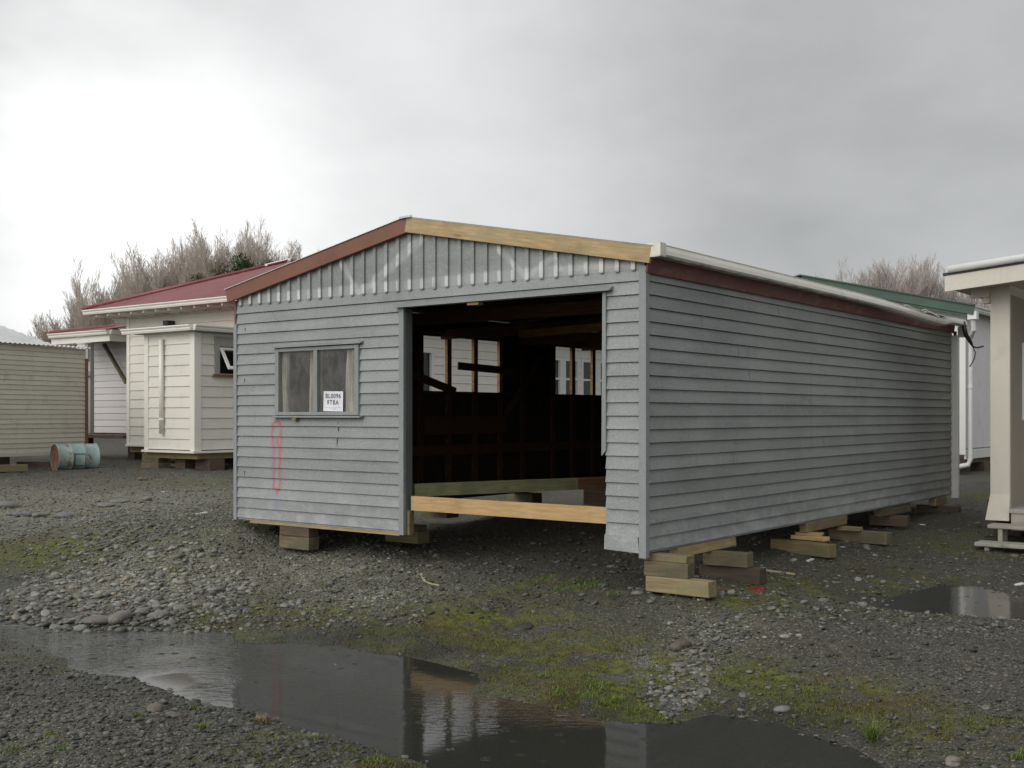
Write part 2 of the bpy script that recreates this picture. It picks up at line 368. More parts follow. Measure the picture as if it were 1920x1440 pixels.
def paleness(x, y):             # paler washed gravel and cobbles, to the left and in the gully
    m = np.zeros(x.shape)
    for (a, b, z, ra, rb, w) in [(250, 1090, .2, 1.6, 1.6, 1.), (600, 1060, .4, 1.6, 1.3, .8), (180, 950, .6, 4, 4, .75), (700, 1110, .3, .9, .7, .6), (1280, 1270, .1, .35, .8, .7), (1380, 1190, .25, .5, .6, .5), (150, 1380, .1, 1.2, 1.0, .25), (-200, 1000, .5, 3, 3, .6)]:
        p = atz(a, b, z); m = np.maximum(m, w*np.exp(-(((x-p.x)/ra)**2+((y-p.y)/rb)**2)))
    return np.clip(m, 0, 1)

def ground_grid():
    th = np.concatenate([np.linspace(-180, -40, 36, endpoint=False), np.arange(-40, -32, .4), np.arange(-32, 32, .105), np.arange(32, 40, .4), np.linspace(40, 180, 36, endpoint=False)])
    th = np.radians(th)
    r = [0.6]
    while r[-1] < 2.5: r.append(r[-1]*1.12)
    while r[-1] < 5.2: r.append(r[-1]*1.03)
    while r[-1] < 14: r.append(r[-1]+max(.0042*r[-1], .02))
    while r[-1] < 30: r.append(r[-1]*1.010)
    while r[-1] < 1500: r.append(r[-1]*1.12)
    r = np.array(r)
    TT, RR = np.meshgrid(th, r); x = (RR*np.sin(TT)).ravel(); y = (RR*np.cos(TT)).ravel()
    return x, y, len(r), len(th)
def mesh_np(name, verts, faces, attrs=(), cols=(), mat=None, smooth=True):
    me = bpy.data.meshes.new(name); k = faces.shape[1]; nf = len(faces)
    me.vertices.add(len(verts)); me.vertices.foreach_set('co', verts.astype(np.float32).ravel())
    me.loops.add(nf*k); me.loops.foreach_set('vertex_index', faces.astype(np.int32).ravel())
    me.polygons.add(nf); me.polygons.foreach_set('loop_start', np.arange(0, nf*k, k, dtype=np.int32))
    me.polygons.foreach_set('use_smooth', np.full(nf, smooth))
    for n_, v in attrs:
        a = me.attributes.new(n_, 'FLOAT', 'POINT'); a.data.foreach_set('value', v.astype(np.float32))
    for n_, v in cols:
        a = me.attributes.new(n_, 'FLOAT_COLOR', 'POINT'); a.data.foreach_set('color', np.concatenate([v, np.ones((len(v), 1))], 1).astype(np.float32).ravel())
    me.update(calc_edges=True); me.validate()
    if mat: me.materials.append(mat)
    o = bpy.data.objects.new(name, me); COL.objects.link(o); return o
def ground_mat():
    m, t, p = newmat('wet_gravel'); co = obj_co(t)
    def attr(n):
        a = nd(t, 'ShaderNodeAttribute'); a.attribute_name = n; return a.outputs['Fac']
    pale, moss, wet = attr('pale'), attr('moss'), attr('wet')
    cols = []
    for s in (48, 105):
        v = nd(t, 'ShaderNodeTexVoronoi'); v.inputs['Scale'].default_value = s; v.inputs['Randomness'].default_value = 1; t.links.new(co, v.inputs['Vector'])
        cols.append(v)
    sep = nd(t, 'ShaderNodeSeparateColor'); t.links.new(cols[0].outputs['Color'], sep.inputs[0])
    sep2 = nd(t, 'ShaderNodeSeparateColor'); t.links.new(cols[1].outputs['Color'], sep2.inputs[0])
    big = noise(t, co, .9, 5, .6)
    dirt = mixc(t, mrange(t, noise(t, co, 2.2, 6, .65), .3, .7), (.040, .036, .022), (.084, .076, .050))
    g1 = mixc(t, sep.outputs[0], (.030, .031, .023), (.145, .146, .116))
    g1 = mixc(t, mrange(t, sep2.outputs[1], .80, .97), g1, (.28, .275, .235))
    g1 = mixc(t, mrange(t, sep.outputs[1], .86, .9), g1, (.10, .075, .05))
    c = mixc(t, mrange(t, mth(t, 'ADD', mth(t, 'MULTIPLY', big, .7), mth(t, 'MULTIPLY', sep2.outputs[2], .5)), .42, .70), dirt, g1)
    k = mrange(t, pale, 0, 1, .80, 2.3, False)
    s = nd(t, 'ShaderNodeVectorMath', operation='SCALE'); t.links.new(c, s.inputs[0]); t.links.new(k, s.inputs['Scale']); c = s.outputs[0]
    mc = mixc(t, mrange(t, noise(t, co, 9, 5, .7), .35, .65), (.050, .070, .007), (.150, .158, .015))
    mc = mixc(t, mrange(t, noise(t, co, 2.3, 3), .45, .7), mc, (.10, .065, .018))
    mm = mth(t, 'MULTIPLY', moss, mrange(t, noise(t, co, 42, 4, .7), .30, .52), clamp=True)
    c = mixc(t, mth(t, 'MULTIPLY', mm, .92), c, mc)
    dk = mrange(t, wet, 0, 1, 1, .42, False)
    s = nd(t, 'ShaderNodeVectorMath', operation='SCALE'); t.links.new(c, s.inputs[0]); t.links.new(dk, s.inputs['Scale'])
    setc(t, p, s.outputs[0])
    t.links.new(mrange(t, wet, 0, 1, .85, .42), p.inputs['Roughness'])
    h = mth(t, 'ADD', mth(t, 'MULTIPLY', cols[0].outputs['Distance'], -1.0), mth(t, 'MULTIPLY', noise(t, co, 140, 3, .6), .35))
    h = mth(t, 'ADD', h, mth(t, 'MULTIPLY', cols[1].outputs['Distance'], -.5))
    bump(t, p, h, .012, .8)
    return m
gx, gy, NR, NT = ground_grid()
gz = height(gx, gy)
sdm = np.full(gx.shape, 9.)
for poly, lv in PUDS: sdm = np.minimum(sdm, poly_sd(gx, gy, poly))
wet = np.clip(1.15-sdm/.8, 0, 1)*np.clip((fbm(gx*2.2, gy*2.2, 3)-.25)*3, 0, 1)
ii, jj = np.meshgrid(np.arange(NR-1), np.arange(NT), indexing='ij')
a = (ii*NT+jj).ravel(); b = (ii*NT+(jj+1) % NT).ravel()
gv = np.stack([gx, gy, gz], 1); gf = np.stack([a, b, b+NT, a+NT], 1)[:, ::-1]
gv = np.vstack([gv, [[0, 0, .35]]])
ground = mesh_np('ground', gv, gf, [('pale', np.append(paleness(gx, gy), 0)), ('moss', np.append(mossiness(gx, gy), 0)), ('wet', np.append(wet, 0))], (), ground_mat())
tag(ground, kind='structure')
def hz(x, y): return float(height(np.array([x], float), np.array([y], float))[0])

def water_mat(name, tint, rip):
    m = bpy.data.materials.new(name); m.use_nodes = True; t = m.node_tree; t.nodes.clear()
    co = obj_co(t)
    big = mrange(t, noise(t, co, .7, 2), .40, .62)
    n1 = noise(t, obj_co(t, (9, 22, 1)), 1., 3, .6)
    v = nd(t, 'ShaderNodeTexVoronoi'); v.inputs['Scale'].default_value = 5.5; t.links.new(co, v.inputs['Vector'])
    ring = mth(t, 'MULTIPLY', mth(t, 'SINE', mth(t, 'MULTIPLY', v.outputs['Distance'], 150.)), mrange(t, v.outputs['Distance'], .0, .22, 1, 0))
    sx = nd(t, 'ShaderNodeSeparateXYZ'); t.links.new(co, sx.inputs[0])
    left = mrange(t, sx.outputs[0], -2.9, -1.2, 1, .10)
    h = mth(t, 'ADD', mth(t, 'MULTIPLY', n1, big), mth(t, 'MULTIPLY', ring, .22))
    h = mth(t, 'MULTIPLY', h, left)
    b = nd(t, 'ShaderNodeBump'); b.inputs['Distance'].default_value = rip; b.inputs['Strength'].default_value = 1; t.links.new(h, b.inputs['Height'])
    fr = fresnel2(t, 1.38); t.links.new(b.outputs[0], fr.inputs['Normal'])
    tr = nd(t, 'ShaderNodeBsdfTransparent'); tr.inputs[0].default_value = (*tint, 1)
    gl = nd(t, 'ShaderNodeBsdfGlossy'); gl.inputs['Roughness'].default_value = .05; t.links.new(b.outputs[0], gl.inputs['Normal'])
    df = nd(t, 'ShaderNodeBsdfDiffuse'); df.inputs[0].default_value = (.060, .062, .054, 1)   # silt in the water
    bd = nd(t, 'ShaderNodeMixShader'); bd.inputs[0].default_value = .55; t.links.new(tr.outputs[0], bd.inputs[1]); t.links.new(df.outputs[0], bd.inputs[2])
    mx = nd(t, 'ShaderNodeMixShader'); out = nd(t, 'ShaderNodeOutputMaterial')
    t.links.new(fr.outputs[0], mx.inputs[0]); t.links.new(bd.outputs[0], mx.inputs[1]); t.links.new(gl.outputs[0], mx.inputs[2]); t.links.new(mx.outputs[0], out.inputs[0])
    return m
WM = water_mat('muddy_water', (.50, .46, .40), .018)
for i, (poly, lv) in enumerate(PUDS):
    P = np.array(poly); x0, y0 = P.min(0)-.5; x1, y1 = P.max(0)+.5; st = .09
    xs = np.arange(x0, x1, st); ys = np.arange(y0, y1, st); X, Y = np.meshgrid(xs, ys)
    sd = poly_sd(X.ravel(), Y.ravel(), poly).reshape(X.shape); ok = sd < .28
    okf = (ok[:-1, :-1] | ok[1:, :-1] | ok[:-1, 1:] | ok[1:, 1:])
    ri, ci = np.nonzero(okf); nx = X.shape[1]; q = ri*nx+ci
    fs = np.stack([q, q+1, q+nx+1, q+nx], 1); used = np.unique(fs); mp_ = np.full(X.size, -1); mp_[used] = np.arange(len(used))
    vs = np.stack([X.ravel()[used], Y.ravel()[used], np.full(len(used), lv)], 1)
    o = mesh_np('puddle', vs, mp_[fs], (), (), WM); tag(o, kind='structure')

# ---------------------------------------------------------------- garage
def gable_wall_mat():           # grey weatherboard paint with its sprayed outline, chalky wear and primer marks
    m, t, p = newmat('grey_weatherboard'); co = obj_co(t)
    base = (.272, .292, .284)
    c = mixc(t, mrange(t, noise(t, co, 1.1, 5), .3, .7), sc3(base, .90), sc3(base, 1.08))
    c = mixc(t, mth(t, 'MULTIPLY', mrange(t, noise(t, obj_co(t, (1, 1, 1)), 3.5, 6, .7), .48, .7), .35), c, (.27, .27, .30))
    c = mixc(t, mth(t, 'MULTIPLY', mrange(t, noise(t, co, 62, 3, .8), .45, .68), .6), c, (.44, .45, .45))
    c = mixc(t, mth(t, 'MULTIPLY', mrange(t, noise(t, obj_co(t, (1, 1, 2.2)), 48, 3, .8), .52, .70), .45), c, (.15, .16, .165))
    sx = nd(t, 'ShaderNodeSeparateXYZ'); tc = nd(t, 'ShaderNodeTexCoord'); t.links.new(tc.outputs['Object'], sx.inputs[0])
    X, Yc, Z = sx.outputs
    low = mth(t, 'MULTIPLY', mrange(t, Z, .75, 1.35, 1, 0), mrange(t, noise(t, obj_co(t, (1.2, 1.2, 2.2)), 3.2, 6, .7), .42, .66))
    c = mixc(t, mth(t, 'MULTIPLY', low, .55), c, (.48, .49, .51))
    damp = mth(t, 'MULTIPLY', mrange(t, noise(t, obj_co(t, (.45, .45, 2.6)), 1.4, 5, .65), .46, .64), mrange(t, noise(t, obj_co(t, (3, 3, 3)), 4, 5, .7), .25, .6))
    c = mixc(t, mth(t, 'MULTIPLY', damp, .38), c, (.155, .165, .165))
    fl = mrange(t, noise(t, obj_co(t, (2, 2, 5)), 9, 6, .75), .66, .70)
    c = mixc(t, mth(t, 'MULTIPLY', fl, .5), c, (.44, .45, .45))
    st = mth(t, 'MULTIPLY', mrange(t, noise(t, obj_co(t, (7, 7, .5)), 1.5, 4, .6), .55, .75), .22)
    c = mixc(t, st, c, (.17, .18, .18))
    return m, t, p, c, X, Yc, Z
def finish_board(m, t, p, c):
    tn = mrange(t, tone_attr(t), 0, 1, .91, 1.09, False)
    s = nd(t, 'ShaderNodeVectorMath', operation='SCALE'); t.links.new(c, s.inputs[0]); t.links.new(tn, s.inputs['Scale'])
    setc(t, p, s.outputs[0]); p.inputs['Roughness'].default_value = .62
    bump(t, p, noise(t, obj_co(t, (3, 3, 30)), 6, 4, .6), .0015, .6)
m, t, p, c, X, Yc, Z = gable_wall_mat()
finish_board(m, t, p, c); M['board'] = m
m, t, p, c, X, Yc, Z = gable_wall_mat()
# sprayed red outline: a tall capsule, wider at the head
zc = mth(t, 'MINIMUM', mth(t, 'MAXIMUM', Z, 1.20), 1.85)
du = mth(t, 'SUBTRACT', X, .705); dz = mth(t, 'SUBTRACT', Z, zc)
d = mth(t, 'SQRT', mth(t, 'ADD', mth(t, 'MULTIPLY', du, du), mth(t, 'MULTIPLY', dz, dz)))
wob = mth(t, 'MULTIPLY', mth(t, 'SUBTRACT', noise(t, obj_co(t, (1, 1, 1)), 9, 2), .5), .03)
rr = mth(t, 'ADD', mrange(t, Z, 1.60, 1.76, .050, .072), wob)
ab = mth(t, 'ABSOLUTE', mth(t, 'SUBTRACT', d, rr))
fade = mrange(t, noise(t, obj_co(t), 14, 3), .3, .6, .55, 1)
c = mixc(t, mth(t, 'MULTIPLY', mrange(t, ab, .008, .038, .72, 0), fade), c, (.44, .09, .10))
def dot2(u0, z0, ru, rz):
    a_ = mth(t, 'DIVIDE', mth(t, 'SUBTRACT', X, u0), ru); b_ = mth(t, 'DIVIDE', mth(t, 'SUBTRACT', Z, z0), rz)
    return mth(t, 'SQRT', mth(t, 'ADD', mth(t, 'MULTIPLY', a_, a_), mth(t, 'MULTIPLY', b_, b_)))
c = mixc(t, mrange(t, dot2(.71, 1.70, .03, .05), .5, 1.1, .65, 0), c, (.48, .10, .12))
c = mixc(t, mrange(t, dot2(.705, 1.13, .05, .06), .4, 1.1, .6, 0), c, (.48, .12, .12))
c = mixc(t, mrange(t, dot2(.71, 1.02, .09, .16), .1, 1.1, .35, 0), c, (.24, .20, .40))
c = mixc(t, mrange(t, dot2(.65, 1.45, .10, .55), .2, 1.1, .22, 0), c, (.33, .22, .42))
finish_board(m, t, p, c); M['boardfront'] = m
m, t, p, c, X, Yc, Z = gable_wall_mat()
for (p0, p1, wd) in [((800, 440), (700, 532), .045), ((640, 488), (672, 548), .03), ((672, 548), (700, 532), .03), ((925, 455), (988, 520), .025), ((1042, 478), (988, 520), .025), ((1042, 478), (1050, 505), .02), ((1050, 505), (1190, 496), .02)]:
    (u0, z0), (u1, z1) = fuz(*p0), fuz(*p1)
    ln2 = (u1-u0)**2+(z1-z0)**2
    pu = mth(t, 'SUBTRACT', X, u0); pz = mth(t, 'SUBTRACT', Z, z0)
    h = mth(t, 'DIVIDE', mth(t, 'ADD', mth(t, 'MULTIPLY', pu, u1-u0), mth(t, 'MULTIPLY', pz, z1-z0)), ln2, clamp=True)
    qa = mth(t, 'SUBTRACT', pu, mth(t, 'MULTIPLY', h, u1-u0)); qb = mth(t, 'SUBTRACT', pz, mth(t, 'MULTIPLY', h, z1-z0))
    dd = mth(t, 'SQRT', mth(t, 'ADD', mth(t, 'MULTIPLY', qa, qa), mth(t, 'MULTIPLY', qb, qb)))
    proud = mrange(t, Yc, -.021, -.018, 1.0, .34)
    c = mixc(t, mth(t, 'MULTIPLY', mrange(t, dd, wd*.6, wd*1.7, .95, 0), mth(t, 'MULTIPLY', proud, mrange(t, noise(t, obj_co(t), 11, 3), .3, .6, .45, 1))), c, (.62, .64, .64))
proud = mrange(t, Yc, -.021, -.018, 1.0, .25)
c = mixc(t, mth(t, 'MULTIPLY', mth(t, 'MULTIPLY', mrange(t, Z, 3.36, 3.40, 1, 0), mrange(t, Z, 3.275, 3.285)), mth(t, 'MULTIPLY', proud, mrange(t, noise(t, obj_co(t, (1, 0, .2)), 6, 2), .30, .52, .15, .85))), c, (.66, .68, .68))
finish_board(m, t, p, c); M['gable'] = m

def clad(mb, O, A, Nn, a0, a1, z0, z1, cover, zref, holes=(), proud=.024, back=.004, slot=.0045, wavy=.0):
    O = Vector(O); A = Vector(A); Nn = Vector(Nn); up = Vector((0, 0, 1))
    k = math.floor((z0-zref)/cover-1e-6)
    while zref+k*cover < z1-1e-6:
        zb, zt = zref+k*cover, zref+(k+1)*cover
        mb.tone = rnd.random()
        lo, hi = max(zb, z0), min(zt, z1)
        cuts = sorted({lo, hi} | {z for h in holes for z in (h[2], h[3]) if lo < z < hi})
        for l, h_ in zip(cuts, cuts[1:]):
            mid = (l+h_)/2; iv = [(a0, a1)]
            for h in holes:
                if h[2] < mid < h[3]:
                    nv = []
                    for s, e in iv:
                        if h[0] > s: nv.append((s, min(e, h[0])))
                        if h[1] < e: nv.append((max(s, h[1]), e))
                    iv = [q for q in nv if q[1]-q[0] > 1e-4]
            def off(z): return back+(proud-back)*(zt-z)/cover
            for s, e in iv:
                def P(a, z, o): return O+A*a+up*z+Nn*o
                g = slot if (abs(h_-hi) < 1e-6 and hi > zt-1e-6) else 0
                t_ = h_-g
                ns = max(1, int((e-s)/1.1)) if wavy else 1
                cuts_ = [s+(e-s)*i/ns for i in range(ns+1)]; wob = [rnd.gauss(0, wavy) for _ in cuts_]
                for (sa, wa), (sb, wb) in zip(zip(cuts_, wob), list(zip(cuts_, wob))[1:]):
                    la, lb = (l+wa, l+wb) if abs(l-lo) < 1e-6 else (l, l)
                    mb.face([P(sa, la, off(l)), P(sb, lb, off(l)), P(sb, t_, off(t_)), P(sa, t_, off(t_))])
                    if abs(l-lo) < 1e-6: mb.face([P(sa, la, -.03), P(sb, lb, -.03), P(sb, lb, off(l)), P(sa, la, off(l))])
                if g: mb.face([P(s, t_, off(t_)), P(e, t_, off(t_)), P(e, t_, -.03), P(s, t_, -.03)]); mb.face([P(s, t_, -.03), P(e, t_, -.03), P(e, h_+.004, -.03), P(s, h_+.004, -.03)])
                for q in (s, e): mb.face([P(q, l, -.01), P(q, l, off(l)), P(q, t_, off(t_)), P(q, t_, -.01)])
        k += 1

garage = empty('garage', Gp(0, 0, 0), TH, 'long grey weatherboard garage with an open doorway, raised on timber blocks', 'garage')
ZB, ZTOP, CV = .785, 3.24, .1185
ZR = .925
VX, VY = Vector((1, 0, 0)), Vector((0, 1, 0))
WU0, WU1, WZ0, WZ1 = .70, 2.02, 1.965, 2.765
DU0, DU1, DZ1 = 2.66, 5.075, 3.10
mb = MB()
clad(mb, (0, 0, 0), VX, -VY, .0, 2.62, ZB, 3.265, CV, ZR, [(WU0, WU1, WZ0, WZ1), (2.62, DU1, 0, DZ1)], wavy=.0009)
clad(mb, (0, 0, 0), VX, -VY, 2.62, DU1+.02, DZ1, 3.265, CV, ZR)
clad(mb, (0, 0, 0), VX, -VY, DU1+.02, GW, ZB+.02, 3.265, CV, ZR)
mb.build('front_cladding', M['boardfront'], garage)
mb = MB(); mb.tone = .7       # last board of the narrow panel, sprung outwards at its foot
mb.hexa([(DU1+.012, -.034, .80), (GW-.043, -.030, .787), (GW-.043, -.020, .787), (DU1+.012, -.024, .80), (DU1+.01, -.024, .93), (GW-.06, -.024, .93), (GW-.06, -.012, .93), (DU1+.01, -.012, .93)])
mb.build('loose_board', M['board'], garage)['label'] = 'bottom board sprung outwards at its foot'
# small mitre marks in the front boards
marks = [(.15+.006*((k*7) % 3), ZR+k*CV+.04, .03) for k in (3, 12, 17)]+[(*fuz(636, 800), .05), (*fuz(634, 830), .05)]
for u, z, h_ in marks:
    mb = MB(); mb.box(u, u+.004, -.0225, -.012, z-h_, z+h_); mb.build('board_joint', M['trimdark'], garage)
rj = random.Random(5)
for k in range(14):
    kk = rj.randrange(0, 19); v_ = rj.uniform(.8, GL-.4); z = ZR+kk*CV
    mb = MB(); mb.hexa([(GW+.012, v_, z+.004), (GW+.0245, v_, z+.004), (GW+.0245, v_+.004, z+.004), (GW+.012, v_+.004, z+.004), (GW+.004, v_, z+.108), (GW+.0075, v_, z+.108), (GW+.0075, v_+.004, z+.108), (GW+.004, v_+.004, z+.108)]); mb.build('board_joint', M['trimdark'], garage)
mb = MB(); clad(mb, (GW, 0, 0), VY, VX, 0, GL, ZB, ZTOP, CV, ZR, wavy=.0011, slot=.0045); mb.build('side_cladding', M['board'], garage)
OP = [(3.14, 4.97), (6.36, 8.12)]; OZ0, OZ1 = 2.335, 3.11
mb = MB(); clad(mb, (0, GL, 0), -VY, -VX, 0, GL, ZB, ZTOP, CV, ZR, [(GL-b_, GL-a_, OZ0, OZ1) for a_, b_ in OP]); mb.build('far_side_cladding', M['board'], garage)
mb = MB(); clad(mb, (GW, GL, 0), -VX, VY, 0, GW, ZB, ZTOP, CV, ZR)
mb.build('rear_cladding', M['board'], garage)
# gable sheet and battens
RZ_A, RU_A = 3.99, 2.743       # apex height and position
def roofz(u): return RZ_A-abs(u-RU_A)*.192
def gable_mesh(v0, z0, z_drop):
    q = MB(); us = [0, RU_A, GW]
    q.face([(0, v0, z0), (GW, v0, z0), (GW, v0, roofz(GW)-z_drop), (RU_A, v0, RZ_A-z_drop), (0, v0, roofz(0)-z_drop)]); return q
q = gable_mesh(-.006, 3.265, .03); q.build('gable_sheet', M['gable'], garage)
q = gable_mesh(GL, 3.2, .03); q.build('rear_gable_sheet', M['board'], garage)
u = .085
while u < GW-.06:
    mb = MB(); mb.tone = rnd.random(); zt = roofz(u)-.10
    mb.box(u-.021, u+.021, -.028, -.004, 3.268-rnd.random()*.006, max(zt, 3.30)); u += .1655
    mb.build('gable_batten', M['gable'], garage)
# barge boards
for nm, ua, ub, mt, lab in (('barge_board', -.115, RU_A-.002, M['barge_red'], 'red-brown painted barge board'), ('barge_board', RU_A+.002, GW+.115, M['pine_barge'], 'new unpainted timber barge board')):
    mb = MB(); za, zb_ = roofz(ua)+.015, roofz(ub)+.015
    if ua < 0: za_l, zb_l = za-.15, zb_-.15
    else: za_l, zb_l = za-.15, zb_-.15
    L_ = math.hypot(ub-ua, zb_-za); ang = math.atan2(zb_-za, ub-ua)
    mb.box(0, L_, -.0175, .0175, -.148, 0)
    o = mb.build(nm, mt, garage, (ua, -.062 if ua < 0 else -.063, za), 0, bevel=.003); o.rotation_euler = (0, -ang, 0); o['label'] = lab
mb = MB()   # thin roof edge flashing above the barges
for ua, ub in ((-.13, RU_A), (RU_A, GW+.13)):
    mb.bar((ua, -.05, roofz(ua)+.024), (ub, -.05, roofz(ub)+.024), .085, .006)
mb.bar((RU_A-.08, -.1, RZ_A+.015), (RU_A+.09, -.1, RZ_A+.02), .01, .02)
mb.build('ridge_flashing', M['greyroof'], garage)
# corrugated roof
mb = MB(); nv = int((GL+.2)/.0127)
for sgn in (-1, 1):
    ue = -.13 if sgn < 0 else GW+.13
    vs = [-.05+i*.0127 for i in range(nv)]
    A_ = []; B_ = []
    for i, v in enumerate(vs):
        dz = .009*math.sin(2*math.pi*v/.076)
        A_.append(mb.vert((RU_A, v, RZ_A+dz))); B_.append(mb.vert((ue, v, roofz(ue)+dz)))
    for i in range(nv-1):
        mb.f.append([A_[i], A_[i+1], B_[i+1], B_[i]]); mb.m.append(0)
ro = mb.build('roof', M['rooftin'], garage, smooth=True)
# corner boards
mb = MB(); mb.box(GW-.042, GW+.031, -.034, -.001, .745, 3.30); mb.box(GW+.001, GW+.032, -.0005, .026, .75, ZTOP)
mb.build('corner_board', M['batten'], garage, bevel=.003)
mb = MB(); mb.box(-.033, .022, -.032, .0, .775, 3.05); mb.box(-.034, -.001, .001, .05, .78, 3.05); mb.build('corner_board', M['batten'], garage, bevel=.003)
mb = MB(); mb.box(-.02, .01, -.026, .0, 3.055, 3.33); mb.build('corner_board', M['fascia_red'], garage)
mb = MB(); mb.box(GW+.0, GW+.115, GL-.03, GL+.035, .74, 3.2); mb.build('corner_board', M['whitetrim'], garage)['label'] = 'white corner board at the rear'
# eave fascia, gutter
mb = MB(); mb.hexa([(GW+.024, -.035, 3.238), (GW+.045, -.035, 3.238), (GW+.045, GL, 3.238), (GW+.024, GL, 3.238), (GW+.05, -.035, 3.425), (GW+.07, -.035, 3.425), (GW+.07, GL, 3.425), (GW+.05, GL, 3.425)])
mb.build('eave_fascia', M['fascia_red'], garage)
def gut(v):
    s = math.exp(-((v-7.1)/1.05)**2)
    tail = max(0, (v-8.0))*.02
    return GW+.075+s*.24, 3.375-s*.135-.015*v/GL-tail*.3
mb = MB(); prof = [(.0, .10), (.0, .0), (.03, -.012), (.105, -.010), (.122, .012), (.112, .05), (.088, .092), (.092, .104), (.080, .104), (.076, .09), (.10, .05), (.108, .014), (.10, .0), (.01, .006), (.006, .10)]
rows = []
nst = 90
for i in range(nst+1):
    v = -.075+(GL+.25)*i/nst; gu, gz_ = gut(v)
    rows.append([mb.vert((gu+a_, v, gz_+b_)) for a_, b_ in prof])
for A_, B_ in zip(rows, rows[1:]):
    for k in range(len(prof)):
        mb.f.append([A_[k], B_[k], B_[(k+1) % len(prof)], A_[(k+1) % len(prof)]]); mb.m.append(0)
for rw in (rows[0], rows[-1]): mb.f.append(list(rw)); mb.m.append(0)
gu, gz_ = gut(-.07); mb.box(gu-.005, gu+.125, -.08, .02, gz_-.014, gz_+.108)
gm = painted('mould_streaked_gutter', (.80, .77, .69), .05, .4, (.50, .50, .40), .4)
gt = gm.node_tree; gp = gt.nodes['Principled BSDF']; lk = gp.inputs['Base Color'].links[0].from_socket
sx = nd(gt, 'ShaderNodeSeparateXYZ'); tc = nd(gt, 'ShaderNodeTexCoord'); gt.links.new(tc.outputs['Object'], sx.inputs[0])
mz = mth(gt, 'ADD', sx.outputs[2], mth(gt, 'MULTIPLY', noise(gt, obj_co(gt, (1, 1, 1)), 7, 5), .05))
setc(gt, gp, mixc(gt, mth(gt, 'MULTIPLY', mrange(gt, mz, 3.372, 3.405, .85, 0), mrange(gt, sx.outputs[1], 4.6, 6.0, 1, .35)), lk, (.06, .075, .035)))
mb.build('gutter', gm, garage, smooth=False)
for v in (6.55, 7.35):
    mb = MB(); gu, gz_ = gut(v)
    mb.tube([(GW+.12, v, 3.455), (GW+.16, v+.02, 3.46), (gu+.05, v+.12, gz_+.10), (gu+.10, v+.2, gz_+.105)], .007, 6)
    mb.build('gutter_bracket', M['gutter'], garage)
mb = MB(); gu, gz_ = gut(GL+.1)
mb.box(gu+.0, gu+.12, GL+.06, GL+.20, gz_-.17, gz_-.012); mb.build('gutter_outlet', M['whitetrim'], garage, bevel=.01)
mb = MB(); mb.box(GW+.02, gu-.02, GL+.05, GL+.10, gz_-.26, gz_-.19); mb.box(GW+.02, gu-.02, GL+.05, GL+.10, gz_-.16, gz_-.08); mb.build('fascia_end', M['barge_red'], garage)
# window
win = MB(); fd = -.03
win.box(WU0, WU0+.06, fd-.012, .05, WZ0+.03, WZ1-.02); win.box(WU1-.06, WU1, fd-.012, .05, WZ0+.03, WZ1-.02)
win.box(WU0+.06, WU1-.06, fd-.010, .05, WZ1-.06, WZ1-.02); win.box(1.325, 1.385, fd-.008, .05, WZ0+.065, WZ1-.06)
win.box(WU0+.06, WU1-.06, fd-.009, .05, WZ0+.03, WZ0+.065)
wf = win.build('window', M['trim'], garage, bevel=.004)
mb = MB(); mb.hexa([(WU0-.03, -.075, WZ0+.002), (WU1+.05, -.075, WZ0+.002), (WU1+.05, .03, WZ0+.006), (WU0-.03, .03, WZ0+.006), (WU0-.03, -.075, WZ0+.02), (WU1+.05, -.075, WZ0+.02), (WU1+.05, .03, WZ0+.029), (WU0-.03, .03, WZ0+.029)])
mb.build('sill', M['trim'], wf, bevel=.003)
mb = MB(); mb.hexa([(WU0-.03, -.07, WZ1-.015), (WU1+.05, -.07, WZ1-.012), (WU1+.05, -.005, WZ1-.005), (WU0-.03, -.005, WZ1-.008), (WU0-.03, -.07, WZ1-.008), (WU1+.05, -.07, WZ1-.005), (WU1+.05, -.005, WZ1+.022), (WU0-.03, -.005, WZ1+.02)])
mb.build('head_flashing', M['trim'], wf)
for a_, b_ in ((WU0+.06, 1.325), (1.385, WU1-.06)):
    mb = MB(); mb.face([(a_, -.010, WZ0+.066), (b_, -.010, WZ0+.066), (b_, -.010, WZ1-.061), (a_, -.010, WZ1-.061)]); mb.build('pane', M['dusty'], wf)
def cloth_mat():
    m, t, p = newmat('faded_curtain'); co = obj_co(t)
    c = mixc(t, mrange(t, noise(t, co, 3, 4), .3, .7), (.50, .475, .44), (.74, .70, .65))
    c = mixc(t, mth(t, 'MULTIPLY', mrange(t, noise(t, obj_co(t, (1, 1, .6)), 6.5, 2), .58, .68), .75), c, (.55, .16, .13))
    setc(t, p, c); p.inputs['Roughness'].default_value = .9; return m
M['cloth'] = cloth_mat()
def curtain(u0, u1, taper, zb, seed):
    mb = MB(); n = 40; rows = []
    for j in range(14):
        f_ = j/13; z = WZ1-.07+(zb-WZ1+.07)*f_; row = []
        for i in range(n+1):
            a_ = i/n; uu = (u0+taper*(1-f_)*.5)+(u1-u0-taper*(1-f_)*.5)*a_
            row.append(mb.vert((uu+.008*math.sin(f_*5+i*.3+seed), .045+.022*math.sin(a_*19+seed+f_*1.2)+.01*math.sin(a_*43+seed), z)))
        rows.append(row)
    for A_, B_ in zip(rows, rows[1:]):
        for i in range(n): mb.f.append([A_[i], A_[i+1], B_[i+1], B_[i]]); mb.m.append(0)
    return mb
curtain(1.17, 1.345, .05, 2.02, .3).build('curtain', M['cloth'], garage, smooth=True)
curtain(1.755, 1.975, .02, 2.02, 1.9).build('curtain', M['cloth'], garage, smooth=True)
curtain(.765, .835, .0, 2.02, 3.).build('curtain', M['cloth'], garage, smooth=True)
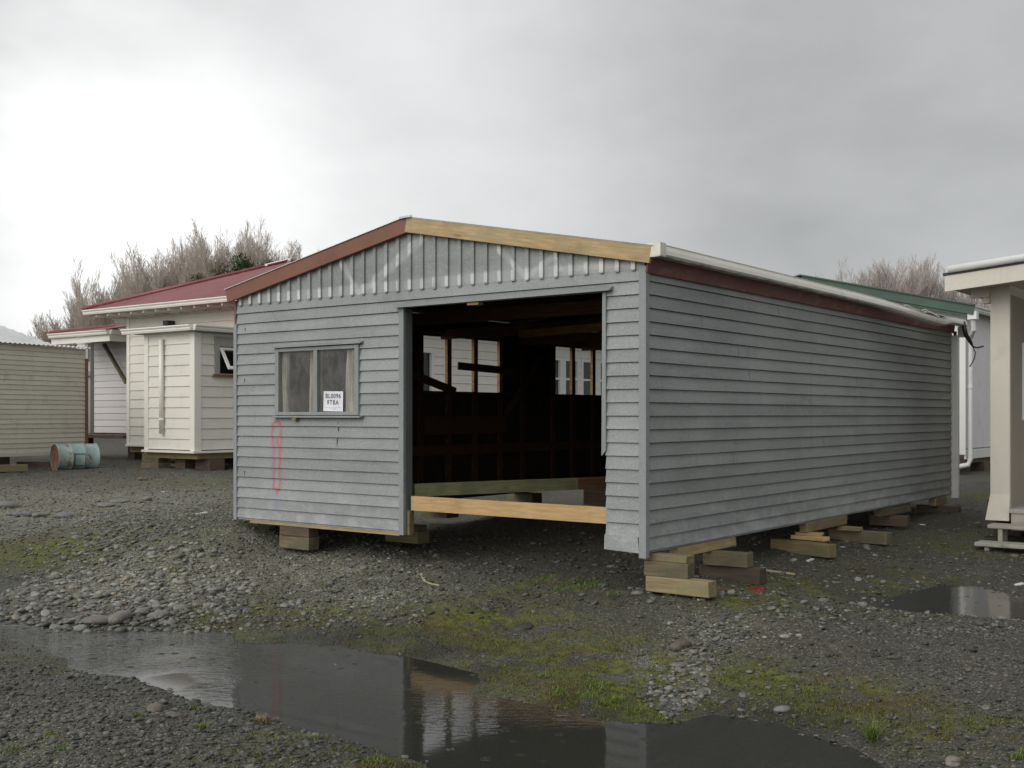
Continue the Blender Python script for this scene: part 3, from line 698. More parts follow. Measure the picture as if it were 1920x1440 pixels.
mb = MB(); u, z = fuz(559, 785); mb.box(u-.035, u+.035, -.07, -.024, z-.022, z+.015); mb.build('wood_chock', M['block'], garage, bevel=.004)
# sale sign taped to the glass
sp = Vector(Gp(1.62, -.020, 2.145))
sign = MB(); sign.box(-.15, .15, -.001, .001, -.108, .108)
so = sign.build('sale_sign', M['paper'], None, sp, TH); so.rotation_euler = (0, R(1.0), TH)
tag(so, 'white paper sign reading BL0096 $TBA in the garage window', 'sign')
def text(body, size, x, z, mat, parent, name, xs=1.0):
    cu = bpy.data.curves.new(name, 'FONT'); cu.body = body; cu.size = size; cu.align_x = 'CENTER'; cu.space_character = 1.14; cu.extrude = .0006; cu.offset = .0008
    to = bpy.data.objects.new('tmp', cu); COL.objects.link(to)
    dg = bpy.context.evaluated_depsgraph_get(); me = bpy.data.meshes.new_from_object(to.evaluated_get(dg))
    COL.objects.unlink(to); bpy.data.objects.remove(to)
    me.materials.clear(); me.materials.append(mat)
    o = bpy.data.objects.new(name, me); COL.objects.link(o); o.parent = parent
    o.rotation_euler = (R(90), 0, 0); o.location = (x, -.0026, z); o.scale = (xs, 1, 1)
    return o
text('BL0096', .070, 0, .035, M['ink'], so, 'stock_number')
text('$TBA', .070, -.005, -.036, M['ink'], so, 'price')
mb = MB()
for zz, w_ in ((-.068, .115), (-.082, .06)):
    x = -w_
    while x < w_:
        d_ = .006+.014*rnd.random(); mb.box(x, min(x+d_, w_), -.0022, -.0012, zz, zz+.0045); x += d_+.004
mb.build('small_print', M['inkpale'], so)
# doorway
mb = MB(); mb.box(2.595, DU0-.001, -.034, .005, .765, DZ1-.002); mb.build('door_jamb', M['trim'], garage, bevel=.003)
mb = MB(); mb.box(2.60, DU0, .0055, .10, .765, DZ1-.01); mb.build('door_jamb', M['trimdark'], garage)
mb = MB(); mb.hexa([(DU1-.015, -.036, 1.63), (DU1+.03, -.036, 1.68), (DU1+.03, .09, 1.68), (DU1-.012, .09, 1.66), (DU1-.005, -.036, DZ1-.002), (DU1+.03, -.036, DZ1-.002), (DU1+.03, .09, DZ1-.002), (DU1-.005, .09, DZ1-.002)])
mb.build('door_jamb', M['trim'], garage)
mb = MB(); mb.hexa([(2.56, -.085, DZ1-.005), (5.17, -.085, DZ1+.002), (5.17, .0, DZ1+.01), (2.56, .0, DZ1+.004), (2.56, -.085, DZ1+.004), (5.17, -.085, DZ1+.012), (5.17, -.01, DZ1+.05), (2.56, -.01, DZ1+.045)])
mb.build('head_flashing', M['trim'], garage)
mb = MB(); u, z = fuz(892, 562); mb.box(u-.07, u+.07, -.05, .03, DZ1-.03, DZ1-.004); mb.build('wood_chock', M['pine'], garage)
mb = MB(); mb.box(0, DU1-DU0+.25, 0, .042, 0, .148); o = mb.build('bottom_rail', M['pine'], garage, (DU0+.045, .03, 1.018), bevel=.003); o['label'] = 'new pale timber rail across the doorway'
mb = MB(); mb.box(DU0+.001, DU0+.034, .02, .09, .765, 1.015); mb.build('rail_post', M['block'], garage)
mb = MB(); mb.box(.25, 2.59, -.02, .09, .755, .7845); mb.build('bottom_plate', M['pine_barge'], garage)
# framing, lining
mb = MB()
def wall_sheet(u0, u1, holes):
    zs = (.80, OZ0, OZ1, 3.22)
    prev = .05
    for a_, b_ in holes+[(GL-.02, None)]:
        mb.box(u0, u1, prev, a_, zs[0], zs[3])
        if b_ is not None:
            mb.box(u0, u1, a_, b_, zs[0], zs[1]); mb.box(u0, u1, a_, b_, zs[2], zs[3]); prev = b_
wall_sheet(.034, .042, OP)
mb.box(GW-.042, GW-.034, .05, GL-.02, .80, 3.22)
mb.box(.05, GW-.05, GL-.045, GL-.036, .80, 3.22)
mb.box(.03, WU0, .034, .040, .8, 3.2); mb.box(WU1, 2.6, .034, .040, .8, 3.2); mb.box(WU0, WU1, .034, .040, .8, WZ0); mb.box(WU0, WU1, .034, .040, WZ1, 3.2)
mb.box(DU1+.03, GW-.03, .034, .040, .8, 3.2); mb.box(2.6, DU1+.03, .034, .040, DZ1+.06, 3.2)
mb.face([(.02, .02, 3.2), (GW-.02, .02, 3.2), (RU_A, .02, RZ_A-.06)])
for a_, b_ in ((.033, .05), (GW-.05, GW-.033)): mb.box(a_, b_, .03, GL-.03, 3.221, 3.40)
mb.face([(.02, GL-.05, 3.2), (GW-.02, GL-.05, 3.2), (GW-.02, GL-.05, 3.42), (RU_A, GL-.05, RZ_A-.06), (.02, GL-.05, 3.42)])
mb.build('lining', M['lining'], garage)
mb = MB()   # ceiling of dark boards under the rafters
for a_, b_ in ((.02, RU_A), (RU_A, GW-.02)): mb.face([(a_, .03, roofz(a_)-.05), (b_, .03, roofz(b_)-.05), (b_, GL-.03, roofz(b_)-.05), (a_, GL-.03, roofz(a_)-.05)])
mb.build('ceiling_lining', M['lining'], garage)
inop = [3.12, 3.72, 4.32, 4.93, 6.32, 6.88, 7.50, 8.13]
for s in [.5, 1.1, 1.8, 2.5]+inop+[5.5, 8.7]:
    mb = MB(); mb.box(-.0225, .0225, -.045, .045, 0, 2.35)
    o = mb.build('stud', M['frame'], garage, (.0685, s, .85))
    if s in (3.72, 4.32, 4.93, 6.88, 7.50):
        mb = MB(); mb.box(-.0235, .0235, -.046, .046, 0, OZ1-OZ0-.01); mb.build('lit_stud_sleeve', M['stud'], garage, (.0685, s, OZ0+.002))  # lighter sleeve over the stud, daylight from the opening put into its colour
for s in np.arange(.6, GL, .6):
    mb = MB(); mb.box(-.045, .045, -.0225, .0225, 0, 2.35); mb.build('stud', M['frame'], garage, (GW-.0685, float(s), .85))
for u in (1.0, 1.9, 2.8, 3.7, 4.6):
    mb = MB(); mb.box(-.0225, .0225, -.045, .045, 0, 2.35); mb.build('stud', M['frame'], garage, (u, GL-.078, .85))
def lbar(name, mat, a_, b_, w_, h_, lab=None):   # a straight timber, its own X axis along the grain
    a_ = Vector(a_); b_ = Vector(b_); d_ = b_-a_; mb = MB(); mb.box(0, d_.length, -w_/2, w_/2, -h_/2, h_/2)
    o = mb.build(name, mat, garage); o.location = a_
    o.rotation_euler = (0, -math.atan2(d_.z, math.hypot(d_.x, d_.y)), math.atan2(d_.y, d_.x))
    if lab: o['label'] = lab
    return o
for z in (.83, 3.17): lbar('wall_plate', M['frame'], (.07, .05, z), (.07, GL-.1, z), .09, .045); lbar('wall_plate', M['frame'], (GW-.07, .05, z), (GW-.07, GL-.1, z), .09, .045)
lbar('opening_sill', M['frame'], (.068, 3.0, OZ0-.022), (.068, 8.3, OZ0-.022), .088, .04)
for z in (1.5,): lbar('nogging', M['frame'], (.10, .1, z), (.10, GL-.1, z), .03, .14)
lbar('nogging', M['frame'], (.125, 3.15, 1.85), (.125, 5.0, 1.85), .02, .26)
for v in (1.5, 3.6, 5.4, 7.2): lbar('ceiling_joist', M['frame'], (.05, v, 3.14), (GW-.05, v, 3.14), .045, .14)
for v in np.arange(.7, GL, .9):
    for ue in (.05, GW-.05): lbar('rafter', M['frame'], (ue, float(v), roofz(ue)-.11), (RU_A, float(v), RZ_A-.11), .045, .09)
lbar('ceiling_joist', M['stud'], (1.9, 3.0, 3.03), (4.9, 2.2, 3.03), .09, .09)
s0 = hit(858, G0+EX*.15, EY); s1 = hit(950, G0+EX*.15, EY)
lbar('nailed_board', M['frame'], (.16, s0, 2.70), (.16, s1+.2, 2.66), .02, .11)
lbar('brace', M['frame'], (.13, 2.7, 2.60), (.13, 3.80, 2.33), .03, .11)
lbar('brace', M['frame'], (.13, 5.0, 2.0), (.13, 5.9, 2.9), .03, .1)
lbar('floor_beam', M['greenbeam'], (2.62, .16, 1.215), (3.35, 2.1, 1.215), .09, .13, 'mossy green beam running back from the doorway')
lbar('floor_beam', M['frame'], (3.35, 2.1, 1.215), (4.0, 4.2, 1.215), .09, .13)
lbar('floor_beam', M['blockdark'], (2.9, 3.0, 1.0), (5.3, 2.2, 1.02), .09, .20)
lbar('floor_beam', M['frame'], (3.2, 3.8, 1.15), (5.4, 3.0, 1.15), .09, .14)
lbar('floor_beam', M['pine'], (5.05, 2.0, 1.13), (5.35, 2.6, 1.13), .05, .10)
lbar('bottom_chord', M['frame'], (.06, .05, .88), (.06, GL-.1, .88), .09, .16)

# dangling black cable and hose at the garage's rear gutter
hp = Gp(GW+.24, GL+.12, 0)
mb = MB(); o_ = empty('hanging_hose', hp+Vector((0, 0, 2.9)), TH, 'torn black hose and wire dangling at the garage gutter end', 'hose')
P_ = [at(1806, 603, 17.0), at(1811, 628, 17.0), at(1819, 640, 17.0), at(1824, 650, 16.98)]
def loc_(q): return [Matrix.Rotation(-TH, 3, 'Z') @ (Vector(k)-o_.location) for k in q]
mb.tube(loc_(P_), [.03, .035, .03, .012], 8); mb.build('hose', M['black'], o_, smooth=True)
mb = MB(); mb.tube(loc_([at(1824, 650, 16.98), at(1832, 652, 16.95), at(1841, 650, 16.9), at(1844, 649, 16.9)]), .012, 6); mb.build('strap', M['black'], o_, smooth=True)
mb = MB(); mb.tube(loc_([at(1824, 650, 16.98), at(1829, 662, 16.98), at(1827, 672, 16.98), at(1823, 680, 16.98), at(1818, 688, 16.98)]), .009, 6); mb.build('wire', M['black'], o_, smooth=True)

# ---------------------------------------------------------------- timber blocks
def block(u, v, z, l, w, h, rz, mat, label, frame=(G0, TH), group=None):
    mb = MB(); j = lambda: (rnd.random()-.5)*.012
    mb.hexa([(-l/2+j(), -w/2+j(), 0), (l/2+j(), -w/2+j(), 0), (l/2+j(), w/2+j(), 0), (-l/2+j(), w/2+j(), 0), (-l/2+j(), -w/2+j(), h+j()*.3), (l/2+j(), -w/2+j(), h+j()*.3), (l/2+j(), w/2+j(), h+j()*.3), (-l/2+j(), w/2+j(), h+j()*.3)])
    O_, th = frame; q = O_+Vector((math.cos(th)*u-math.sin(th)*v, math.sin(th)*u+math.cos(th)*v, 0))
    o = mb.build('timber_block', mat, None, (q.x, q.y, z), th+R(rz), bevel=.006)
    return tag(o, label, 'timber block', group)
GRP = 'timber blocks under the buildings'
W_ = GW
block(W_+.30, .10, .452, .62, .15, .135, -2, M['block'], 'large pale block lowest in the stack under the near garage corner', group=GRP)
block(W_+.17, .13, .587, .42, .15, .13, 3, M['blockold'], 'square grey-green block in the middle of the garage corner stack', group=GRP)
block(W_+.15, .15, .717, .44, .14, .062, -2, M['block'], 'thin packer on top of the garage corner stack', group=GRP)
block(W_-.03, 1.17, .69, 1.20, .09, .092, 90, M['pine_barge'], 'yellow bearer piece under the side wall beside the corner stack', group=GRP)
block(W_+.14, 1.32, .552, .46, .14, .135, 4, M['blockold'], 'weathered grey block on a dark block under the side wall', group=GRP)
block(W_+.17, 1.36, .40, .66, .15, .15, -3, M['blockdark'], 'dark brown wet block under the side wall', group=GRP)
block(W_-.02, 4.15, .675, 1.25, .09, .107, 90, M['block'], 'yellow bearer piece under the middle of the side wall', group=GRP)
block(W_+.05, 3.35, .455, .80, .15, .14, -16, M['block'], 'long mossy yellow block lying below the middle of the side wall', group=GRP)
block(W_+.05, 3.55, .595, .42, .14, .045, -12, M['pine'], 'pale wedge on the long yellow block by the side wall', group=GRP)
block(W_+.02, 3.62, .64, .30, .12, .032, 8, M['pine_barge'], 'topmost thin wedge of the side wall middle stack', group=GRP)
block(W_+.18, 4.75, .47, .74, .16, .14, -6, M['blockold'], 'greenish weathered block behind the long yellow block', group=GRP)
block(W_+.10, 4.65, .612, .28, .1, .05, 2, M['block'], 'small offcut on the greenish weathered block', group=GRP)
block(W_-.05, 6.65, .665, 1.1, .1, .11, 88, M['blockold'], 'mossy bearer piece under the rear half of the side wall', group=GRP)
block(W_-.02, 8.55, .665, .55, .1, .11, 90, M['block'], 'short bearer piece near the rear end of the side wall', group=GRP)
block(W_-.05, 6.5, .52, .5, .15, .14, 5, M['blockdark'], 'dark block under the mossy bearer piece', group=GRP)
block(W_-.0, 8.5, .53, .6, .16, .13, 5, M['blockdark'], 'dark rounded block at the rear end of the side wall', group=GRP)
block(.98, .07, .645, .47, .15, .108, 2, M['blockdark'], 'upper weathered block under the front wall window', group=GRP)
block(.97, .08, .50, .50, .16, .143, -2, M['blockold'], 'lower mossy block under the front wall window', group=GRP)
block(1.86, .9, .56, .50, .2, .13, 0, M['block'], 'pale yellow block behind the front wall near the doorway', group=GRP)
block(1.86, .9, .69, .46, .15, .07, 0, M['blockold'], 'thin packer on the pale block near the doorway', group=GRP)
for s in (1.5, 3.5, 5.5, 7.6):
    block(.1, s, .56, .5, .25, .23, 0, M['blockold'], 'weathered block under the far side wall seen through the doorway', group=GRP)

# ---------------------------------------------------------------- cream house behind, left
H0 = at(160, 588, 28.9); H0.z = 0
house = empty('cream_house', H0, TH, 'cream weatherboard house with a red hipped roof behind the garage', 'house')
HZ, EZ = 1.24, 4.55
OV = .75; HWd, HLn = 7.3, 17.0
mb = MB()
clad(mb, (0, OV, 0), VX, -VY, OV, HWd-OV, HZ, EZ, .23, HZ)
mb.build('front_wall', M['cream'], house)
mb = MB(); clad(mb, (0, OV+1.0, 0), VX, -VY, -3.2, OV-.02, 1.5, 4.3, .18, 1.5); mb.build('verandah_wall', M['creamlav'], house)
mb = MB(); mb.box(-3.2, OV-.02, OV+1.0, OV+1.1, 1.40, 1.499); mb.build('verandah_bearer', M['blockdark'], house)
mb = MB()
SW = HWd-OV
wins = [(4.95-OV, 6.05-OV, 2.0, 3.72)]+[(a_-OV, b_-OV, 2.0, 3.75) for a_, b_ in ((11.15, 12.0), (12.12, 12.95), (13.1, 13.95), (14.1, 14.9))]
clad(mb, (SW, OV, 0), VY, VX, 0, HLn-2*OV, HZ, EZ, .23, HZ, wins)
mb.build('side_wall', M['cream'], house)
mb = MB(); clad(mb, (OV, HLn-OV, 0), -VY, -VX, 0, HLn-2*OV, HZ, EZ, .23, HZ); mb.build('side_wall', M['cream'], house)
mb = MB(); clad(mb, (SW, HLn-OV, 0), -VX, VY, 0, SW-OV, HZ, EZ, .23, HZ); mb.build('rear_wall', M['cream'], house)
def window(parent, frm, a0, a1, z0, z1, mat, bars=(), transom=None, depth=.05):
    """frm(a, n, z): along the wall, outwards, up"""
    def bx(mb, a, b, n0, n1, c, d_):
        mb.hexa([frm(a, n0, c), frm(b, n0, c), frm(b, n1, c), frm(a, n1, c), frm(a, n0, d_), frm(b, n0, d_), frm(b, n1, d_), frm(a, n1, d_)])
    mb = MB(); w_ = .09
    bx(mb, a0, a0+w_, -.06, .03, z0, z1); bx(mb, a1-w_, a1, -.06, .03, z0, z1); bx(mb, a0+w_, a1-w_, -.06, .029, z1-w_, z1); bx(mb, a0+w_, a1-w_, -.06, .031, z0, z0+w_)
    for q in bars: bx(mb, q-.025, q+.025, -.05, .02, z0+w_, z1-w_)
    if transom: bx(mb, a0+w_, a1-w_, -.05, .021, transom-.03, transom+.03)
    wo = mb.build('window', mat, parent)
    mb = MB(); mb.face([frm(q_, -.04, z_) for q_, z_ in ((a0+w_-.01, z0+w_-.01), (a1-w_+.01, z0+w_-.01), (a1-w_+.01, z1-w_+.01), (a0+w_-.01, z1-w_+.01))]); mb.build('pane', M['glass'], wo)
    mb = MB(); bx(mb, a0+.02, a1-.02, -.30, -.29, z0+.02, z1-.02); mb.build('dark_room', M['darkvoid'], wo)
    return wo
for i, (a_, b_, c_, d_) in enumerate(wins):
    window(house, lambda a, n, z: (SW+n, OV+a, z), a_, b_, c_, d_, M['whitetrim'], (), 3.1 if i else None)
mb = MB()
mb.box(OV-.02, OV+.10, OV-.035, OV-.0, HZ-.03, EZ); mb.box(SW-.1, SW+.03, OV-.035, OV, HZ-.03, EZ); mb.box(OV-.03, SW+.03, OV-.07, OV+.0, HZ-.05, HZ-.001)
mb.build('corner_trim', M['creamtrim'], house)
# soffit, gutter, roof
mb = MB(); mb.box(0.02, HWd-.02, .02, HLn-.02, EZ, EZ+.03); mb.build('soffit', M['soffit'], house)
mb = MB()
for i in range(14): mb.box(.4+i*.5, .45+i*.5, .03, OV-.04, EZ-.06, EZ-.001)
mb.build('rafter_tails', M['creamtrim'], house)
def ogee_gutter(pts, parent, mat, z, hh=.12, ww=.11):
    mb = MB()
    for a_, b_ in zip(pts, pts[1:]):
        a_ = Vector((a_[0], a_[1], 0)); b_ = Vector((b_[0], b_[1], 0)); d_ = (b_-a_).normalized(); n_ = Vector((d_.y, -d_.x, 0))
        pr = [(0, 0), (ww*.6, 0), (ww*.75, hh*.35), (ww*.72, hh*.5), (ww, hh*.8), (ww, hh), (0, hh)]
        A_ = [mb.vert(a_+n_*x_+Vector((0, 0, z+y_))) for x_, y_ in pr]; B_ = [mb.vert(b_+n_*x_+Vector((0, 0, z+y_))) for x_, y_ in pr]
        for k in range(len(pr)): mb.f.append([A_[k], B_[k], B_[(k+1) % len(pr)], A_[(k+1) % len(pr)]]); mb.m.append(0)
        mb.f.append(A_[::-1]); mb.m.append(0); mb.f.append(B_); mb.m.append(0)
    return mb.build('gutter', mat, parent)
ogee_gutter([(0, 0), (HWd, 0)], house, M['creamtrim'], EZ+.005)
ogee_gutter([(0, HLn), (0, 0)], house, M['creamtrim'], EZ+.006)
ogee_gutter([(HWd, 0), (HWd, HLn)], house, M['creamtrim'], EZ+.007)
def corr_hip(parent, wid, ln, z0, pitch, mat, name='roof', rib=.14, amp=.014, ov=.06):
    mb = MB(); tg = math.tan(pitch)
    half = wid/2+ov
    n = int((wid+2*ov)/rib*4)
    # two hip ends
    for end in (0, 1):
        prev = None
        for i in range(n+1):
            x = -ov+(wid+2*ov)*i/n; run = max(0., half-abs(x-wid/2)); dz = amp*math.sin(2*math.pi*x/rib)
            y0 = -ov if end == 0 else ln+ov; y1 = y0+run if end == 0 else y0-run
            p0 = mb.vert((x, y0, z0+dz)); p1 = mb.vert((x, y1, z0+run*tg+dz))
            if prev: mb.f.append([prev[0], p0, p1, prev[1]]); mb.m.append(0)
            prev = (p0, p1)
    n = int((ln+2*ov)/rib*4)
    for sd in (0, 1):
        prev = None
        for i in range(n+1):
            y = -ov+(ln+2*ov)*i/n; run = min(half, max(0, y+ov), max(0, ln+ov-y)); dz = amp*math.sin(2*math.pi*y/rib)
            x0 = -ov if sd == 0 else wid+ov; x1 = x0+run if sd == 0 else x0-run
            p0 = mb.vert((x0, y, z0+dz)); p1 = mb.vert((x1, y, z0+run*tg+dz))
            if prev: mb.f.append([prev[0], p0, p1, prev[1]]); mb.m.append(0)
            prev = (p0, p1)
    o = mb.build(name, mat, parent, smooth=True)
    zr = z0+half*tg; mb = MB(); e = .03
    for a_, b_ in (((-ov, -ov, z0+e), (wid/2, half-ov, zr+e)), ((wid+ov, -ov, z0+e), (wid/2, half-ov, zr+e)), ((wid/2, half-ov, zr+e), (wid/2, ln-half+ov, zr+e)), ((-ov, ln+ov, z0+e), (wid/2, ln-half+ov, zr+e)), ((wid+ov, ln+ov, z0+e), (wid/2, ln-half+ov, zr+e))):
        mb.tube([a_, b_], .05, 8)
    mb.build('ridge_cap', mat, o, smooth=True)
    return o
rf = corr_hip(house, HWd, HLn, EZ+.13, R(20), M['redroof'])
mb = MB(); hx = HWd/2; zr = EZ+.13+(hx+.06)*math.tan(R(20))
mb.tube([(hx-.45, hx-.45, zr-.13), (hx, hx, zr+.04), (hx+.3, hx-.3, zr-.07)], .05, 8); mb.build('ridge_cap', M['whitetrim'], rf)['label'] = 'white primed hip cap at the apex'
# lean-to
LU0, LU1, LV0 = 4.42, 6.14, -1.25
mb = MB(); clad(mb, (0, LV0, 0), VX, -VY, LU0, LU1, HZ, 3.78, .23, HZ); mb.build('lean_to_wall', M['cream'], house)
lw = [(.60, 1.42, 2.90, 3.52)]
mb = MB(); clad(mb, (LU1, LV0, 0), VY, VX, 0, OV-LV0, HZ, 3.78, .23, HZ, lw); mb.build('lean_to_wall', M['cream'], house)
mb = MB(); clad(mb, (LU0, OV, 0), -VY, -VX, 0, OV-LV0, HZ, 3.78, .23, HZ); mb.build('lean_to_wall', M['creamlav'], house)
mb = MB()
mb.box(LU0-.04, LU0+.10, LV0-.04, LV0-.001, HZ-.02, 3.78); mb.box(LU1-.12, LU1+.04, LV0-.04, LV0-.001, HZ-.02, 3.78); mb.box(LU1+.001, LU1+.041, LV0, LV0+.13, HZ-.02, 3.78)
mb.box(LU0-.08, LU1+.08, LV0-.09, LV0+.0, HZ-.07, HZ-.021); mb.box(LU1+.0, LU1+.08, LV0+.001, OV, HZ-.07, HZ-.021)
mb.box(LU0, LU1, LV0-.03, LV0-.001, 3.74, 3.8); mb.build('corner_trim', M['creamtrim'], house)
mb = MB(); mb.box(LU0-.19, LU1+.19, LV0-.19, OV-.02, 3.85, 3.89)
mb.build('lean_to_roof', M['redroof'], house)
mb = MB(); mb.box(LU0-.18, LU1+.18, LV0-.18, OV-.03, 3.79, 3.82); mb.build('lean_to_soffit', M['soffit'], house)
ogee_gutter([(LU0-.55, LV0-.2), (LU1+.2, LV0-.2), (LU1+.2, OV)], house, M['creamtrim'], 3.80)
# hinged-out lean-to window
fr_ = lambda a, n, z: (LU1+n, LV0+a, z)
a0, a1, z0, z1 = lw[0]
mb = MB(); mb.box(LU1-.05, LU1+.035, LV0+a0-.10, LV0+a0+.04, z0-.01, z1+.20); mb.box(LU1-.05, LU1+.035, LV0+a1-.04, LV0+a1+.06, z0-.01, z1+.20); mb.box(LU1-.05, LU1+.034, LV0+a0+.04, LV0+a1-.04, z1-.02, z1+.20)
wo = mb.build('window', M['soffit'], house)
mb = MB(); mb.box(LU1-.05, LU1+.08, LV0+a0-.14, LV0+a1+.1, z0-.07, z0-.011); mb.build('sill', M['barge_red'], wo)
mb = MB(); mb.box(LU1-.40, LU1-.39, LV0+a0-.3, LV0+a1+.3, z0-.2, z1+.2); mb.build('dark_room', M['darkvoid'], wo)
sa = MB(); ang = R(32)
def sash_pt(a, s): return (LU1+.04+math.sin(ang)*s, LV0+a, z1-.05-math.cos(ang)*s)
hh = z1-z0-.06
for (aa, ab, s0_, s1_) in ((a0+.03, a0+.10, 0, hh), (a1-.10, a1-.03, 0, hh), (a0+.10, a1-.10, 0, .06), (a0+.10, a1-.10, hh-.07, hh)):
    sa.bar(sash_pt((aa+ab)/2, s0_), sash_pt((aa+ab)/2, s1_), ab-aa, .035, up=(1, 0, .3))
sasho = sa.build('sash', M['whitetrim'], wo)
mb = MB(); mb.face([sash_pt(a0+.1, .06), sash_pt(a1-.1, .06), sash_pt(a1-.1, hh-.07), sash_pt(a0+.1, hh-.07)]); mb.build('pane', M['glass'], sasho)
# downpipe stub
u_ = hit(308, H0+EY*LV0, EX)
mb = MB(); mb.tube([(u_, LV0-.075, 3.66), (u_, LV0-.075, 1.58)], .05, 12); mb.tube([(u_, LV0-.075, 1.92), (u_, LV0-.075, 1.86)], .06, 12); mb.build('downpipe', M['creamtrim'], house, smooth=True)
mb = MB(); mb.box(2.55, 2.75, OV-.25, OV-.02, 4.20, 4.32); mb.build('wall_lamp', M['black'], house, bevel=.02)
# house bearers
mb = MB(); mb.box(LU0-.1, LU1, LV0+.05, LV0+.15, HZ-.20, HZ-.075); mb.box(LU1-.1, LU1-.02, LV0+.15, OV+8, HZ-.20, HZ-.075); mb.box(OV, SW-.11, OV+.05, OV+.15, HZ-.2, HZ-.052); mb.build('bearer', M['block'], house)
HF = (H0, TH)
block(4.52, LV0+.15, .92, .55, .28, .12, 4, M['blockold'], 'upper weathered block under the cream lean-to left end', HF, GRP)
block(4.6, LV0+.1, .76, .70, .30, .16, -3, M['blockold'], 'lowest mossy block under the cream lean-to left end', HF, GRP)
block(5.35, LV0+.4, .76, .35, .40, .27, 0, M['blockdark'], 'dark square block under the cream lean-to middle', HF, GRP)
block(6.0, LV0+.5, .76, .5, .40, .27, 0, M['blockdark'], 'dark square block under the cream lean-to right corner', HF, GRP)
block(1.8, OV+.1, .78, .80, .30, .24, 0, M['block'], 'pale block under the cream house beside the lean-to', HF, GRP)
block(2.2, OV+.1, 1.02, .3, .30, .03, 0, M['block'], 'thin packer on the pale block beside the lean-to', HF, GRP)
for s in (3, 6, 9, 12): block(SW-.1, OV+s, .78, .5, .3, .27, 0, M['blockold'], 'weathered block under the cream house side wall behind the garage', HF, GRP)

# verandah at the left of the cream house
PA, PB = at(205, 618, 29.23), at(95, 630, 30.9)
PA.z = PB.z = 0
pth = math.atan2(PA.y-PB.y, PA.x-PB.x); PL = (PA-PB).length
porch = empty('verandah', PB, pth, 'open verandah with red roof and a braced post beside the cream house', 'verandah')
EZp = 4.09; PD = 4.2
def pu(px, v=0): 
    d_ = (PA-PB).normalized(); n_ = Vector((-d_.y, d_.x, 0)); return hit(px, PB+n_*v, d_)
ogee_gutter([(0, 0), (PL, 0), (PL, 1.1)], porch, M['creamtrim'], EZp)
mb = MB(); mb.box(0.0, PL-.02, .02, .06, EZp-.17, EZp-.002); mb.box(PL-.06, PL-.021, .061, 1.1, EZp-.17, EZp-.002); mb.build('fascia', M['creamtrim'], porch)
mb = MB(); n = int(PL/.035); prev = None
for i in range(n+1):
    x = -.05+(PL+.1)*i/n; run = min(x+.05, 2.6); dz = .012*math.sin(2*math.pi*x/.14)
    for q_ in range(24):        # the sheet stops at the house wall
        w_ = PB+Vector((math.cos(pth)*x-math.sin(pth)*run, math.sin(pth)*x+math.cos(pth)*run, 0))-H0
        if w_.dot(EX) > OV-.03: run -= .1
    run = max(run, .0)
    p0 = mb.vert((x, -.03, EZp+.13+dz)); p1 = mb.vert((x+.0, -.03+run, EZp+.13+run*.18+dz))
    if prev: mb.f.append([prev[0], p0, p1, prev[1]]); mb.m.append(0)
    prev = (p0, p1)
mb.face([(-.05, -.03, EZp+.13), (1.2, 1.22, EZp+.354), (-.05, 2.4, EZp+.13)])
mb.tube([(-.05, -.03, EZp+.16), (1.2, 1.22, EZp+.38)], .045, 8)
mb.build('roof', M['redroof'], porch)
mb = MB(); mb.box(.05, PL-.07, .07, 1.15, EZp-.02, EZp-.0); mb.build('ceiling', M['darkroof'], porch)
ux = pu(170, .2)
mb = MB(); mb.box(ux-.06, ux+.06, .15, .27, 1.5, EZp-.18); mb.box(ux-.12, ux+.03, .10, .149, EZp-.65, EZp-.18); mb.build('post', M['soffit'], porch, bevel=.006)
mb = MB(); mb.box(ux-.07, ux+.10, .04, .14, 3.03, 3.17); mb.build('post_lamp', M['whitetrim'], porch, bevel=.02)
u1_, u2_ = pu(195, 1.0), pu(233, 1.0)
mb = MB(); mb.bar((u1_, 1.0, 3.95), (u2_+.1, 1.0, 2.86), .07, .10, up=(0, 1, 0)); mb.build('brace', M['blockold'], porch)
mb = MB(); mb.box(0.4, PL+.3, .2, 1.15, 1.38, 1.46); mb.build('floor', M['blockdark'], porch)
for x_, y_ in ((.5, .5), (2.4, .8)):
    mb = MB(); mb.box(x_, x_+.3, y_, y_+.3, .75, 1.42); mb.build('pile', M['blockdark'], porch)

# ---------------------------------------------------------------- beige building, far left
BA = at(0, 777, 24.0); BA.z = 0
bd = Vector((.428, .904, 0)).normalized(); bth = math.atan2(bd.y, bd.x)
beige = empty('beige_building', BA, bth, 'beige narrow weatherboard building at the left with a pale corrugated roof', 'building')
b1 = hit(160, BA, bd)
mb = MB(); clad(mb, (0, 0, 0), VX, -VY, -6, b1, 1.17, 3.52, .106, 1.17, proud=.018); mb.build('wall', M['beige'], beige)
mb = MB(); clad(mb, (b1, 0, 0), VY, VX, 0, 7, 1.17, 3.44, .106, 1.17); clad(mb, (-6, 7, 0), -VY, -VX, 0, 7, 1.17, 3.44, .106, 1.17); mb.build('end_wall', M['beige'], beige)
mb = MB(); mb.box(b1-.02, b1+.06, -.03, -.001, 1.2, 3.3); mb.build('corner_board', M['barge_red'], beige)
mb = MB(); mb.box(-6, b1, -.04, .05, 1.10, 1.165); mb.build('bottom_board', M['beige'], beige)
mb = MB(); nn = int((b1+6.3)/.02); prev = None; s1 = hit(100, BA, bd)
